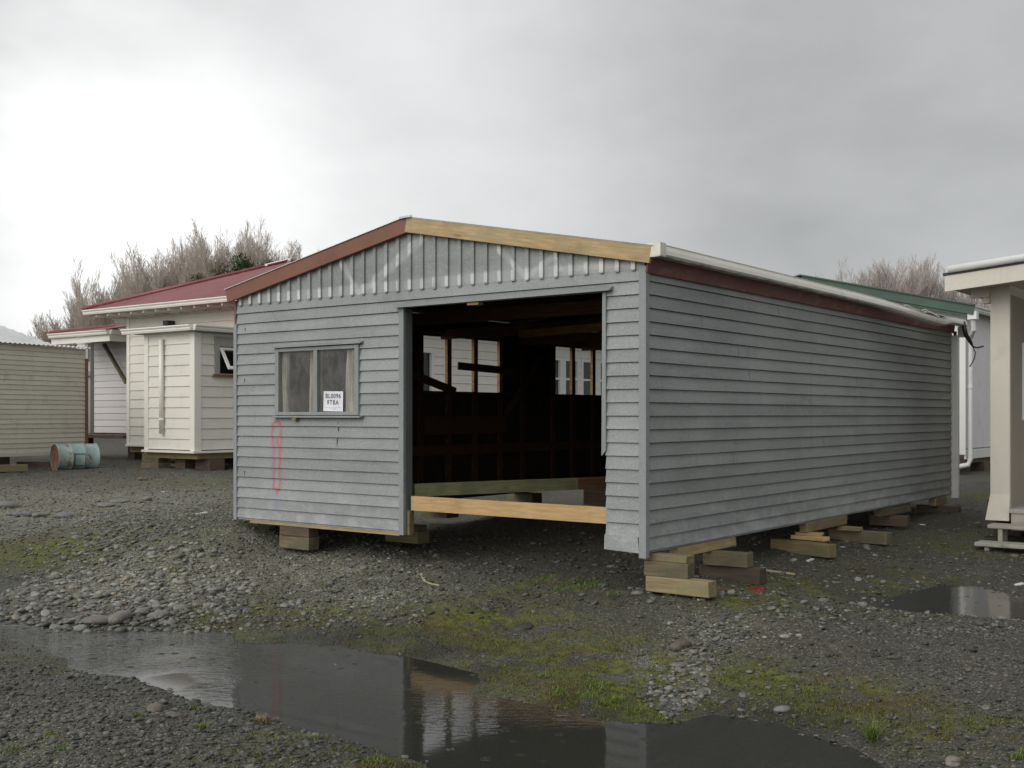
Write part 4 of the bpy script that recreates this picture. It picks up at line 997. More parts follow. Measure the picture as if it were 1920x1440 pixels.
for i in range(nn+1):
    x = -6.2+(b1+6.25)*i/nn; run = min(.95, max(.05, s1-x)); dz = .011*math.sin(2*math.pi*x/.076*.6)
    p0 = mb.vert((x, -.12, 3.54+dz)); p1 = mb.vert((x, -.12+run, 3.54+run*.53+dz)); p2 = mb.vert((x, -.12+run*2, 3.54+dz))
    if prev:
        mb.f.append([prev[0], p0, p1, prev[1]]); mb.m.append(0); mb.f.append([prev[1], p1, p2, prev[2]]); mb.m.append(0)
    prev = (p0, p1, p2)
mb.build('roof', M['greyroof'], beige, smooth=False)
BF = (BA, bth)
block(-.15, -.42, .80, .75, .16, .15, -36, M['block'], 'squared timber lying in front of the beige building', None or BF, GRP)
block(1.1, .15, .83, .8, .2, .13, -60, M['blockdark'], 'dark timber lying under the beige building beside the drum', BF, GRP)
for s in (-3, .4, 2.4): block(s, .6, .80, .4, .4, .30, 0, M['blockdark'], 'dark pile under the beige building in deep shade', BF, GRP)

# ---------------------------------------------------------------- drum
def drum_mat():
    m, t, p = newmat('rusty_blue_paint'); co = obj_co(t)
    c = mixc(t, mrange(t, noise(t, co, 4, 4), .3, .7), (.27, .38, .37), (.36, .46, .44))
    sx = nd(t, 'ShaderNodeSeparateXYZ'); tc = nd(t, 'ShaderNodeTexCoord'); t.links.new(tc.outputs['Object'], sx.inputs[0])
    r_ = mrange(t, noise(t, co, 7, 7, .7), .50, .64)
    e = mrange(t, mth(t, 'ABSOLUTE', mth(t, 'SUBTRACT', mth(t, 'ABSOLUTE', sx.outputs[0]), .22)), .0, .17, .95, .25)
    c = mixc(t, mth(t, 'MULTIPLY', r_, e), c, (.22, .10, .045))
    c = mixc(t, mrange(t, noise(t, co, 22, 5, .7), .60, .68, 0, .7), c, (.17, .085, .04))
    setc(t, p, c); p.inputs['Roughness'].default_value = .5; return m
def rust_mat():
    m, t, p = newmat('rust'); co = obj_co(t)
    c = mixc(t, mrange(t, noise(t, co, 6, 6, .7), .3, .7), (.16, .065, .03), (.34, .20, .12)); setc(t, p, c); p.inputs['Roughness'].default_value = .9; return m
M['drum'], M['rust'] = drum_mat(), rust_mat()
dY = next((Y for Y in np.arange(22.5, 26.5, .1) if HY+F*(CAMZ-hz((141-CX)/F*Y, Y))/Y < 873), 24.5); dp = at(141, 870, float(dY)); dth = R(40)
drum = empty('steel_drum', (dp.x, dp.y, hz(dp.x, dp.y)-.02), dth, 'rusty pale blue steel drum lying on its side by the beige building', 'drum')
mb = MB(); prof = [(-.44, .285), (-.437, .298), (-.425, .298), (-.42, .285), (-.16, .285), (-.15, .297), (-.13, .297), (-.12, .285), (.12, .285), (.13, .297), (.15, .297), (.16, .285), (.42, .285), (.425, .298), (.437, .298), (.44, .285)]
mb.tube([(x, 0, .298) for x, r_ in prof], [r_ for x, r_ in prof], 40, caps=False); mb.build('drum_body', M['drum'], drum, smooth=True)
mb = MB(); mb.tube([(-.425, 0, .298), (-.42, 0, .298)], .284, 40); mb.build('drum_lid', M['rust'], drum)
mb = MB(); mb.tube([(.42, 0, .298), (.425, 0, .298)], .284, 40); mb.build('drum_lid', M['rust'], drum)
mb = MB()
def cyl(x, a_): return (x, -math.sin(a_)*.291, .298+math.cos(a_)*.291)
for a_ in (R(75), R(128)): mb.bar(cyl(-.10, a_), cyl(.13, a_), .012, .012)
for x in (-.10, .13):
    pts = [cyl(x, R(q)) for q in range(75, 131, 6)]; mb.tube(pts, .007, 6)
mb.build('painted_square', M['black'], drum)

# ---------------------------------------------------------------- white house behind the garage, right
C2 = at(1808, 848, 24.0); C2.z = 0
wh = empty('white_house', C2, TH, 'white house with a green metal roof behind the garage at right', 'house')
mb = MB(); clad(mb, (0, 0, 0), VX, -VY, -7, 0, 1.2, 4.2, 2., 1.2, proud=.008); mb.build('gable_wall', M['whitewall'], wh)
mb = MB(); mb.box(-.01, 0.0, 0.0, 8, 1.28, 4.2); mb.build('side_wall', M['whitewall'], wh)
mb = MB(); mb.face([(-7, -.01, 4.2), (0, -.01, 4.2), (-3.5, -.01, 4.98)]); mb.build('gable_sheet', M['whitewall'], wh)
mb = MB(); mb.box(0.001, .03, 0, 8, 1.05, 1.25); mb.build('base_board', M['whitetrim'], wh)
mb = MB(); mb.box(-.25, .035, -.04, -.02, 1.15, 4.2); mb.build('corner_board', M['whitetrim'], wh)
def slab(mb, a, b, n, zth):
    pass
mb = MB(); sl = .24
for sg in (1, -1):
    ue = .28 if sg > 0 else -7.28; um = -3.5; ze = 4.25; zm = ze+3.78*sl
    mb.hexa([(ue, -.35, ze-.0), (um, -.35, zm), (um, 8, zm), (ue, 8, ze), (ue, -.35, ze+.05), (um, -.35, zm+.05), (um, 8, zm+.05), (ue, 8, ze+.05)] if sg < 0 else
            [(um, -.35, zm), (ue, -.35, ze), (ue, 8, ze), (um, 8, zm), (um, -.35, zm+.05), (ue, -.35, ze+.05), (ue, 8, ze+.05), (um, 8, zm+.05)])
mb.build('roof', M['greenroof'], wh)
mb = MB()
for (ua, za, ub, zb_) in ((-3.5, 4.25+3.78*sl, .30, 4.25), (-3.5, 4.25+3.78*sl, -7.3, 4.25)):
    mb.bar((ua, -.37, za-.06), (ub, -.37, zb_-.06), .035, .20, up=(0, 0, 1)); mb.bar((ua, -.39, za+.045), (ub, -.39, zb_+.045), .1, .03)
    mb.bar((ua, -.33, za-.17), (ub, -.33, zb_-.17), .03, .10)
mb.build('barge', M['greenroof'], wh)
ogee_gutter([(.20, -.36), (.20, 8)], wh, M['whitetrim'], 4.17)
mb = MB(); mb.box(.16, .34, -.36, -.18, 4.0, 4.17); mb.tube([(.25, -.27, 4.0), (.25, -.2, 3.8), (.09, .12, 3.62), (.09, .12, 1.15)], .05, 12); mb.tube([(.09, .12, 1.2), (.09, .12, 1.05), (.05, .1, .93), (-.22, -.05, .86)], .055, 12); mb.tube([(.09, .12, 2.62), (.09, .12, 2.56)], .062, 12)
mb.build('downpipe', M['whitetrim'], wh, smooth=False)
mb = MB(); mb.box(-6.5, -.3, .1, .2, 1.0, 1.19); mb.box(-.15, -.02, .1, 7.8, .95, 1.04); mb.build('bearer', M['blockdark'], wh)
WF = (C2, TH)
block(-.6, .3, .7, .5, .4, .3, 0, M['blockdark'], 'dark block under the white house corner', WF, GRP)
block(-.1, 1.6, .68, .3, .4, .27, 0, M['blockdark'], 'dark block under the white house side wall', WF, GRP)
q = Gp(GW+1.1, GL+1.4)
mb = MB(); mb.box(-.9, .9, -.05, .05, 0, .06); o = mb.build('timber_plank', M['blockold'], None, (q.x, q.y, hz(q.x, q.y)-.01), R(-25)); tag(o, 'weathered plank lying on the ground behind the garage corner', 'plank')

# ---------------------------------------------------------------- porch house at the right edge
P0 = at(1857, 975, 14.2); P0.z = 0
ph = empty('porch_house', P0, TH, 'stone-cream porch house with white edged roof and wooden steps at right', 'house')
mb = MB(); zb_ = .675
mb.hexa([(0, 0, 1.0), (.23, 0, 1.0), (.23, 5, 1.0), (0, 5, 1.0), (0, 0, 3.62), (.23, 0, 3.62), (.23, 5, 3.62), (0, 5, 3.62)])
mb.hexa([(-.05, -.05, zb_), (.23, -.05, zb_), (.235, 5.03, zb_), (-.05, 5.03, zb_), (-.001, -.001, 1.0), (.2301, -.001, 1.0), (.2301, 5.001, 1.0), (-.001, 5.001, 1.0)])
mb.build('wall', M['porchcream'], ph)
mb = MB(); mb.box(.2305, .238, .03, .60, .84, 3.5); mb.box(.2305, .238, 1.52, 2.18, .84, 3.5); mb.box(.2305, .238, .601, 1.519, .84, 1.92); mb.box(.2305, .238, .601, 1.519, 2.94, 3.5); mb.build('inner_wall_shade', M['porchshade'], ph)  # thin facing, the porch's shade put into its colour
wo = window(ph, lambda a, n, z: (.235+n*.8, a, z), .62, 1.5, 1.93, 2.93, M['whitetrim'])
mb = MB(); mb.box(.25, 6, 2.2, 2.35, .84, 3.55); mb.build('back_wall', M['porchcream'], ph)
mb = MB(); mb.box(.24, 6, -.08, 2.19, .78, .83); mb.build('porch_floor', M['soffit'], ph)
mb = MB(); mb.box(.26, 6, -.06, -.02, .56, .779); mb.build('floor_edge', M['stepwood'], ph)
# roof with barge
RP = .085
def rz_(u): return 3.765+(u+.41)*RP
mb = MB(); ua, ub = -.41, 6.0
mb.hexa([(ua, -.52, rz_(ua)-.23), (ub, -.52, rz_(ub)-.23), (ub, -.48, rz_(ub)-.23), (ua, -.48, rz_(ua)-.23), (ua, -.52, rz_(ua)-.035), (ub, -.52, rz_(ub)-.035), (ub, -.48, rz_(ub)-.035), (ua, -.48, rz_(ua)-.035)])
mb.build('barge_board', M['porchcream'], ph)
mb = MB(); mb.hexa([(ua-.02, -.53, rz_(ua)-.034), (ub, -.53, rz_(ub)-.034), (ub, 5.2, rz_(ub)-.034), (ua-.02, 5.2, rz_(ua)-.034), (ua-.02, -.53, rz_(ua)), (ub, -.53, rz_(ub)), (ub, 5.2, rz_(ub)), (ua-.02, 5.2, rz_(ua))])
mb.build('roof', M['darkroof'], ph)
mb = MB(); mb.tube([(ua+.05, -.54, rz_(ua)+.04), (ub, -.54, rz_(ub)+.04)], .045, 14); mb.build('roof_capping', M['whitetrim'], ph, smooth=True)
mb = MB(); mb.hexa([(-.37, -.47, rz_(-.37)-.20), (5.9, -.47, rz_(5.9)-.20), (5.9, 5, rz_(5.9)-.2), (-.37, 5, rz_(-.37)-.2), (-.37, -.47, rz_(-.37)-.17), (5.9, -.47, rz_(5.9)-.17), (5.9, 5, rz_(5.9)-.17), (-.37, 5, rz_(-.37)-.17)])
mb.build('soffit', M['soffit'], ph)
mb = MB(); mb.box(-.22, -.001, -.06, .04, 3.48, 3.62); mb.box(-.08, -.001, -.06, .04, 3.40, 3.479); mb.build('eave_bracket', M['porchcream'], ph, bevel=.01)
# steps: free-standing timber flight
S0 = at(1846, 1000, 13.75); S0.z = 0
gzs = hz(S0.x+.3, S0.y-.2)
st = empty('wooden_steps', (S0.x, S0.y, .25), TH, 'weathered white timber steps leading up to the porch house', 'steps')
mb = MB(); mb.box(0, 2.4, .12, .40, .355, .40); mb.build('tread', M['stepwood'], st, bevel=.006)
mb = MB(); mb.box(-.05, 2.4, -.28, .02, .17, .215); mb.build('tread', M['stepwood'], st, bevel=.006)
mb = MB(); mb.box(.12, .17, .14, .40, .0, .353); mb.build('stringer', M['stepwood'], st)
mb = MB(); mb.box(.06, .11, -.24, .02, -.05, .168); mb.build('stringer', M['stepwood'], st)
mb = MB(); mb.box(1.9, 1.95, -.24, .4, -.05, .168); mb.build('stringer', M['stepwood'], st)
block(.1, .6, .30, .30, .3, .36, 0, M['blockdark'], 'dark pile under the porch house wall', (P0, TH), GRP)
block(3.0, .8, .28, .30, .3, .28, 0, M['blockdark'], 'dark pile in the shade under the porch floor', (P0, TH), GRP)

# ---------------------------------------------------------------- trees
def twig_mat(name, c1, c2):
    m, t, p = newmat(name); setc(t, p, mixc(t, mrange(t, noise(t, obj_co(t), .8, 3), .3, .7), c1, c2)); p.inputs['Roughness'].default_value = .9; return m
M['twig'] = twig_mat('bare_twigs', (.42, .365, .315), (.56, .50, .44)); M['bark'] = twig_mat('bark', (.13, .11, .09), (.2, .17, .14)); M['twigr'] = twig_mat('reddish_twigs', (.34, .29, .27), (.46, .40, .37))
def bare_tree(px, py_top, Y, wid, seed, label, group, mat, stems=17, upright=2.3, dens=1.35):
    r_ = random.Random(seed); top = at(px, py_top, Y); base = Vector((top.x, top.y, .8)); Ht = (top.z-base.z)*.93; wid *= 1.45
    root = empty('bare_tree', base, 0, label, 'tree', group)
    tr = MB(); cr = MB()
    def limb(p, d, ln, rad, lev):
        n = 4 if lev < 2 else 2; pts = [p]; rads = [rad]; q = p; dd = d.copy()
        for i in range(n):
            dd = (dd+Vector((r_.gauss(0, .09), r_.gauss(0, .09), .10*upright))).normalized(); q = q+dd*ln/n; pts.append(q); rads.append(max(.006, rad*(1-.75*(i+1)/n)))
        (tr if lev == 0 else cr).tube(pts, rads, 5 if lev == 0 else 3, caps=False)
        if lev < 3:
            kids = (int(11*dens), int(8*dens), 6)[lev]
            for k in range(kids):
                f_ = .22+.78*(k+r_.random())/kids; i = min(n-1, int(f_*n)); g = f_*n-i
                b_ = pts[i].lerp(pts[i+1], g); ax = (pts[i+1]-pts[i]).normalized(); pr = ax.orthogonal(); pr.rotate(Matrix.Rotation(r_.random()*6.28, 3, ax))
                ang = R((19, 22, 25)[lev]+r_.gauss(0, 6)); nd_ = (ax*math.cos(ang)+pr*math.sin(ang)).normalized()
                limb(b_, nd_, ln*(.42, .45, .48)[lev]*(1.15-.55*f_)*(.8+.4*r_.random()), max(.008, rads[i]*.36), lev+1)
    for s in range(stems):
        a_ = r_.random()*6.28; sp = (wid/2)/Ht*1.15*r_.random()**.5
        d_ = Vector((math.cos(a_)*sp*.9, math.sin(a_)*sp*.9, 1)).normalized()
        limb(Vector((math.cos(a_)*.25*r_.random(), math.sin(a_)*.25, 0)), d_, Ht*(.66+.20*r_.random()) if s else Ht*.84, .085, 0)
    tr.build('trunk', M['bark'], root, smooth=True); cr.build('crown', mat, root)
    return root
TG = 'bare trees beyond the yard'
for i, (px, py, Y, w, lab) in enumerate([(128, 585, 66, 2.6, 'lowest thin bare tree at the left end of the row'), (178, 540, 64, 3.2, 'short bare tree second from the left above the verandah roof'), (225, 500, 62, 3.2, 'bare tree above the left end of the red roof'),
        (275, 478, 60, 3.6, 'broad bare tree left of the tall clump'), (325, 452, 60, 3.6, 'tall bare tree left of the dip in the treetops'), (372, 452, 62, 2.8, 'narrow bare tree in the dip of the treetops'), (415, 436, 60, 3.0, 'tall bare tree rising left of the evergreen'), (455, 428, 61, 3.4, 'tallest bare tree right above the evergreen'), (500, 436, 60, 3.2, 'tall bare tree right of the evergreen'), (545, 450, 62, 2.8, 'bare tree at the right end of the row by the red roof apex')]):
    bare_tree(px, py, Y, w, 11+i, lab, TG, M['twig'])
TG2 = 'bare trees behind the green roof'
for i, (px, py, Y, w, lab) in enumerate([(1562, 512, 74, 3, 'low bare tree at the left end above the green roof'), (1608, 502, 72, 3, 'second bare tree from the left above the green roof'), (1655, 488, 72, 3.4, 'bare tree left of the tallest one above the green roof'), (1697, 476, 70, 3.6, 'tallest bare tree above the green roof'), (1745, 486, 70, 3.4, 'bare tree right of the tallest one above the green roof'), (1795, 512, 72, 3.2, 'bare tree above the right end of the green roof'), (1842, 535, 70, 3.2, 'bare tree seen under the porch roof corner')]):
    bare_tree(px, py, Y, w, 41+i, lab, TG2, M['twigr'])
def leaf_mat(name, c1, c2):
    m, t, p = newmat(name); setc(t, p, mixc(t, tone_attr(t), c1, c2)); p.inputs['Roughness'].default_value = .7; return m
def leafy(name, px, py_top, Y, w, seed, c1, c2, label, n=9000, h0=2.0):
    r_ = random.Random(seed); top = at(px, py_top, Y); base = Vector((top.x, top.y, .8)); Ht = top.z-.8
    root = empty(name, base, 0, label, 'tree'); tr = MB()
    tr.tube([(0, 0, 0), (.1, 0, Ht*.5), (.0, .1, Ht*.9)], [.2, .14, .04], 7); tr.build('trunk', M['bark'], root)
    cr = MB(); cl = [(Vector((r_.gauss(0, w*.27), r_.gauss(0, w*.27), h0+(Ht-h0)*(.15+.72*r_.random()))), w*(.16+.14*r_.random())) for _ in range(26)]
    cl += [(Vector((0, 0, Ht-w*.2)), w*.2)]
    for i in range(n):
        c_, rr_ = cl[r_.randrange(len(cl))]; d_ = Vector((r_.gauss(0, 1), r_.gauss(0, 1), r_.gauss(0, 1))).normalized(); q = c_+d_*rr_*r_.random()**.35
        q.z = min(q.z, Ht)
        cr.tone = r_.random(); s = .05+.05*r_.random(); a_ = Vector((r_.gauss(0, 1), r_.gauss(0, 1), r_.gauss(0, 1))).normalized()*s; b_ = a_.cross(d_).normalized()*s*.6
        cr.face([q-a_, q+b_, q+a_*1.2, q-b_])
    cr.build('crown', leaf_mat(name+'_leaves', c1, c2), root)
leafy('evergreen_tree', 455, 474, 54, 2.8, 5, (.02, .04, .012), (.07, .10, .03), 'dark green evergreen tree behind the red roof')
leafy('evergreen_tree', 503, 486, 56, 2.2, 6, (.05, .07, .03), (.11, .12, .06), 'dull green bushy tree right of the dark evergreen', 5000)
leafy('olive_bush', 412, 490, 56, 2.6, 8, (.09, .08, .04), (.16, .14, .08), 'olive brown bushy tree left of the dark evergreen', 5000)

# ---------------------------------------------------------------- stones
def ico(sub):
    bm = bmesh.new(); bmesh.ops.create_icosphere(bm, subdivisions=sub, radius=1); v = np.array([q.co[:] for q in bm.verts]); f = np.array([[q.index for q in k.verts] for k in bm.faces]); bm.free(); return v, f
I1v, I1f = ico(1); I2v, I2f = ico(2)
I3v, I3f = ico(3)
def shapes(v, n, k, rs):
    out = []
    for i in range(n):
        d = np.zeros(len(v))
        for j in range(k):
            ax = rs.normal(size=3); ax /= np.linalg.norm(ax); d += rs.uniform(.08, .34)*np.abs(v@ax)**rs.uniform(1, 3)*rs.choice([-1, 1])
        w = v*(1+d)[:, None]; w *= rs.uniform(.75, 1.2, 3); w[:, 2] *= rs.uniform(.40, .68); out.append(w)
    return out
def stone_mat():
    m, t, p = newmat('river_stone'); a = nd(t, 'ShaderNodeAttribute'); a.attribute_name = 'col'
    c = mixc(t, mrange(t, noise(t, obj_co(t), 45, 4, .6), .35, .7), a.outputs['Color'], mixc(t, 1.0, a.outputs['Color'], (.62, .60, .56), 'MULTIPLY'))
    setc(t, p, c); p.inputs['Roughness'].default_value = .6; bump(t, p, noise(t, obj_co(t), 120, 3), .002, .4); return m
M['stone'] = stone_mat()
rs = np.random.RandomState(12)
def stone_cols(n, lo, hi, rs):
    k = lo+(hi-lo)*rs.rand(n)**1.6; c = np.stack([k*.98, k*.98, k*.86], 1); w = rs.rand(n)
    c[w > .93] *= np.array([1.06, .92, .80]); c[w < .12] *= np.array([.92, .98, 1.0]); return c
def scatter(name, xy, size, base_v, base_f, cols, rs, sink=.35):
    n = len(xy); var = shapes(base_v, 8, 5, rs); z = height(xy[:, 0], xy[:, 1]); nvv = len(base_v)
    th = rs.rand(n)*6.283; c, s = np.cos(th), np.sin(th); pick = rs.randint(0, 8, n)
    B = np.stack(var)[pick]*size[:, None, None]
    tx = rs.normal(0, .22, n); B[:, :, 2] += B[:, :, 0]*tx[:, None]
    X = B[:, :, 0]*c[:, None]-B[:, :, 1]*s[:, None]; Y = B[:, :, 0]*s[:, None]+B[:, :, 1]*c[:, None]; Zz = B[:, :, 2]
    V = np.stack([X+xy[:, 0:1], Y+xy[:, 1:2], Zz+(z+size*.6*(1-2*sink))[:, None]], 2).reshape(-1, 3)
    Fc = (base_f[None]+(np.arange(n)*nvv)[:, None, None]).reshape(-1, 3)
    o = mesh_np(name, V, Fc, (), [('col', np.repeat(cols, nvv, 0))], M['stone'], base_v is I2v); return o
def in_garage_wall(xy): return np.zeros(len(xy), bool)
def sample(n, pixbox, z, rs):
    px = rs.uniform(pixbox[0], pixbox[2], n); py = rs.uniform(pixbox[1], pixbox[3], n)
    d = (CAMZ-zlev(z))*F/(py-HY); return np.stack([(px-CX)/F*d, d], 1)
def wet_mask(xy, lim=-.09):
    k = np.ones(len(xy), bool)
    for poly, lv in PUDS: k &= poly_sd(xy[:, 0], xy[:, 1], poly) > lim
    return k
def psize(n, lo, hi, al, rs):   # power-law sizes
    u = rs.rand(n); return (lo**(1-al)+u*(hi**(1-al)-lo**(1-al)))**(1/(1-al))
parts = []
def add(xy, size, lo, hi, keep=None):
    k = wet_mask(xy)
    if keep is not None: k &= keep
    parts.append((xy[k], size[k], stone_cols(int(k.sum()), lo, hi, rs)*(.78+.72*paleness(xy[k][:, 0], xy[k][:, 1]))[:, None]))
# pebbles everywhere in view, thinning with distance
xy = sample(52000, (-150, 960, 2080, 1500), .2, rs); pl = paleness(xy[:, 0], xy[:, 1]); ms = mossiness(xy[:, 0], xy[:, 1])
add(xy, psize(len(xy), .004, .020, 2.6, rs), .04, .20, (rs.rand(len(xy)) < .35+.65*pl) & (rs.rand(len(xy)) > ms*.9))
xy = sample(5000, (-100, 880, 620, 1020), .6, rs); add(xy, psize(len(xy), .007, .026, 2.6, rs), .07, .24)
tiny = parts; parts = []
# cobble bank left of centre
def poly_keep(px_poly, z, xy): return poly_sd(xy[:, 0], xy[:, 1], wpoly(px_poly, z)) < 0
xy = sample(2600, (-120, 1030, 480, 1190), .12, rs); add(xy, psize(len(xy), .014, .052, 1.9, rs), .10, .27, poly_keep([(-150, 1120), (60, 1080), (130, 1050), (260, 1030), (420, 1080), (500, 1120), (430, 1160), (330, 1182), (200, 1186), (60, 1172), (-100, 1150)], .12, xy))
xy = sample(6500, (150, 990, 800, 1150), .3, rs); add(xy, psize(len(xy), .006, .026, 2.3, rs), .06, .30)
xy = sample(4000, (-120, 900, 460, 1040), .55, rs); add(xy, psize(len(xy), .008, .030, 2.6, rs), .07, .28)
xy = sample(1500, (1190, 1180, 1400, 1330), .12, rs); add(xy, psize(len(xy), .008, .032, 2.0, rs), .08, .25, poly_keep([(1250, 1330), (1180, 1290), (1260, 1250), (1290, 1200), (1370, 1160), (1430, 1150), (1390, 1210), (1330, 1260), (1330, 1300)], .13, xy))
xy = sample(3400, (-120, 1240, 640, 1500), .1, rs); add(xy, psize(len(xy), .006, .025, 2.3, rs), .05, .20)
xy = sample(1500, (1300, 1150, 2050, 1500), .2, rs); add(xy, psize(len(xy), .007, .024, 2.6, rs), .05, .24)
xy = sample(420, (-120, 930, 420, 1010), .58, rs); add(xy, psize(len(xy), .010, .035, 2.2, rs), .08, .22)
xy = sample(5200, (1230, 965, 2050, 1180), .40, rs); add(xy, psize(len(xy), .006, .026, 2.3, rs), .05, .34)
xy = sample(260, (1300, 980, 2050, 1150), .40, rs); add(xy, psize(len(xy), .012, .045, 2.3, rs), .12, .40)
xy = sample(700, (600, 1000, 1240, 1130), .4, rs); add(xy, psize(len(xy), .012, .04, 2.2, rs), .06, .2)
def cat(pp): return tuple(np.concatenate([q[i] for q in pp]) for i in range(3))
a_, b_, c_ = cat(tiny); tag(scatter('gravel', a_, b_, I1v, I1f, c_, rs), kind='stuff')
a_, b_, c_ = cat(parts); tag(scatter('cobbles', a_, b_, I2v, I2f, c_, rs, .3), kind='stuff')
# stones one can point to
NOTE = [(980, 1175, .16, .075, (.055, .05, .045), 'dark brown flat stone alone on the mossy bank'), (966, 1184, .15, .035, (.20, .17, .13), 'small tan stone just beside the dark flat stone'), (1275, 1214, .19, .075, (.13, .115, .09), 'broad flat brown stone at the head of the gully'), (1275, 1243, .14, .05, (.20, .19, .18), 'round grey stone on the left edge of the gully'),
        (1300, 1227, .15, .045, (.27, .25, .21), 'pale flat stone across the top of the gully'), (1333, 1188, .22, .032, (.22, .22, .22), 'round blue-grey stone uphill of the gully'), (1473, 1197, .26, .055, (.40, .38, .33), 'whitish jagged stone on the right gravel'), (1393, 1300, .10, .034, (.20, .195, .19), 'pale flat stone by the right moss patch'),
        (1466, 1327, .07, .042, (.22, .21, .21), 'smooth grey stone at the right puddle bank'), (1405, 1254, .16, .045, (.24, .22, .20), 'flat pinkish-grey stone above the right moss patch'), (1787, 1432, .08, .065, (.24, .21, .18), 'speckled brown stone at the bottom right edge'), (1390, 1330, .04, .022, (.2, .2, .2), 'small grey stone at the water edge below the flat stone'), (1013, 1268, .07, .028, (.23, .22, .23), 'rounded grey stone among the moss by the puddle'),
        (290, 1331, .1, .055, (.17, .14, .11), 'rounded brown stone on the near gravel bank'), (327, 1343, .1, .05, (.14, .125, .11), 'dark round stone right of the brown one on the near bank'), (340, 1141, .1, .10, (.24, .23, .22), 'large flat pale cobble at the foot of the cobble bank'), (297, 1156, .07, .09, (.22, .21, .18), 'large humped cobble at the far water edge'), (225, 1163, .05, .12, (.22, .205, .17), 'long flat cobble right at the far water edge'), (185, 1168, .04, .10, (.19, .18, .15), 'mossy rounded cobble left of the long flat one'), (405, 1112, .14, .09, (.26, .255, .24), 'pale squarish cobble high on the cobble bank'),
        (18, 952, .6, .17, (.21, .21, .2), 'flat grey boulder at the left end of the boulder row'), (26, 961, .58, .16, (.19, .19, .185), 'grey boulder below the leftmost boulder'), (43, 967, .57, .16, (.2, .2, .2), 'rounded boulder third along the boulder row'), (74, 968, .57, .16, (.25, .24, .22), 'pale boulder in the middle of the boulder row'), (122, 969, .57, .16, (.2, .21, .21), 'smooth oval grey boulder standing clear on the left ground'), (199, 953, .6, .15, (.24, .22, .21), 'pinkish flat boulder at the middle of the left ground'), (224, 949, .6, .14, (.23, .23, .21), 'pale boulder right of the pinkish flat one'), (260, 948, .6, .11, (.20, .19, .17), 'small tan boulder in the right boulder group'), (276, 942, .62, .13, (.25, .24, .22), 'pale boulder at the back of the right boulder group'), (294, 949, .6, .12, (.16, .16, .155), 'grey boulder in the right boulder group'), (313, 951, .6, .12, (.13, .13, .13), 'dark boulder at the right end of the boulder rows'), (268, 905, .72, .14, (.19, .16, .13), 'brown rock lying below the cream lean-to'),
        (517, 1251, .0, .028, (.17, .16, .15), 'small stone breaking the surface of the puddle'), (630, 1246, .0, .03, (.2, .19, .17), 'pale stone breaking the surface of the puddle'), (548, 1126, .2, .055, (.27, .27, .27), 'pale grey stone in the middle of a close trio'), (563, 1126, .2, .06, (.24, .24, .25), 'rightmost grey stone of a close trio'), (535, 1128, .2, .055, (.29, .28, .26), 'leftmost pale stone of a close trio'), (571, 1144, .15, .045, (.17, .17, .16), 'dark flat stone below the close trio'), (1675, 1238, .25, .055, (.10, .10, .095), 'dark grey stone on the open right gravel'), (1838, 1180, .27, .05, (.11, .11, .10), 'dark stone on the gravel below the right puddle'), (1545, 1130, .32, .05, (.23, .20, .17), 'tan stone at the left shore of the right puddle'), (1195, 1120, .38, .06, (.22, .21, .19), 'pale stone near the lowest corner block'), (1200, 1155, .33, .045, (.13, .13, .12), 'dull grey stone on the bank before the corner stack')]
for i, (px, py, z, r_, col, lab) in enumerate(NOTE):
    q = atz(px, py, z); zz = hz(q.x, q.y); 
    rr0 = r_; r_ = r_*(.62 if z > .5 else .85); col = sc3(col, .85)
    rs_ = np.random.RandomState(100+i); v = shapes(I3v, 1, 7, rs_)[0]*r_
    v[:, 2] *= .85
    me_o = mesh_np('stone', v, I3f, (), [('col', np.repeat([col], len(v), 0))], M['stone'], True)
    me_o.location = (q.x, q.y, max(zz, WL-.01)+r_*.18); me_o.rotation_euler.z = rs_.rand()*.8-.4
    tag(me_o, lab, 'stone')

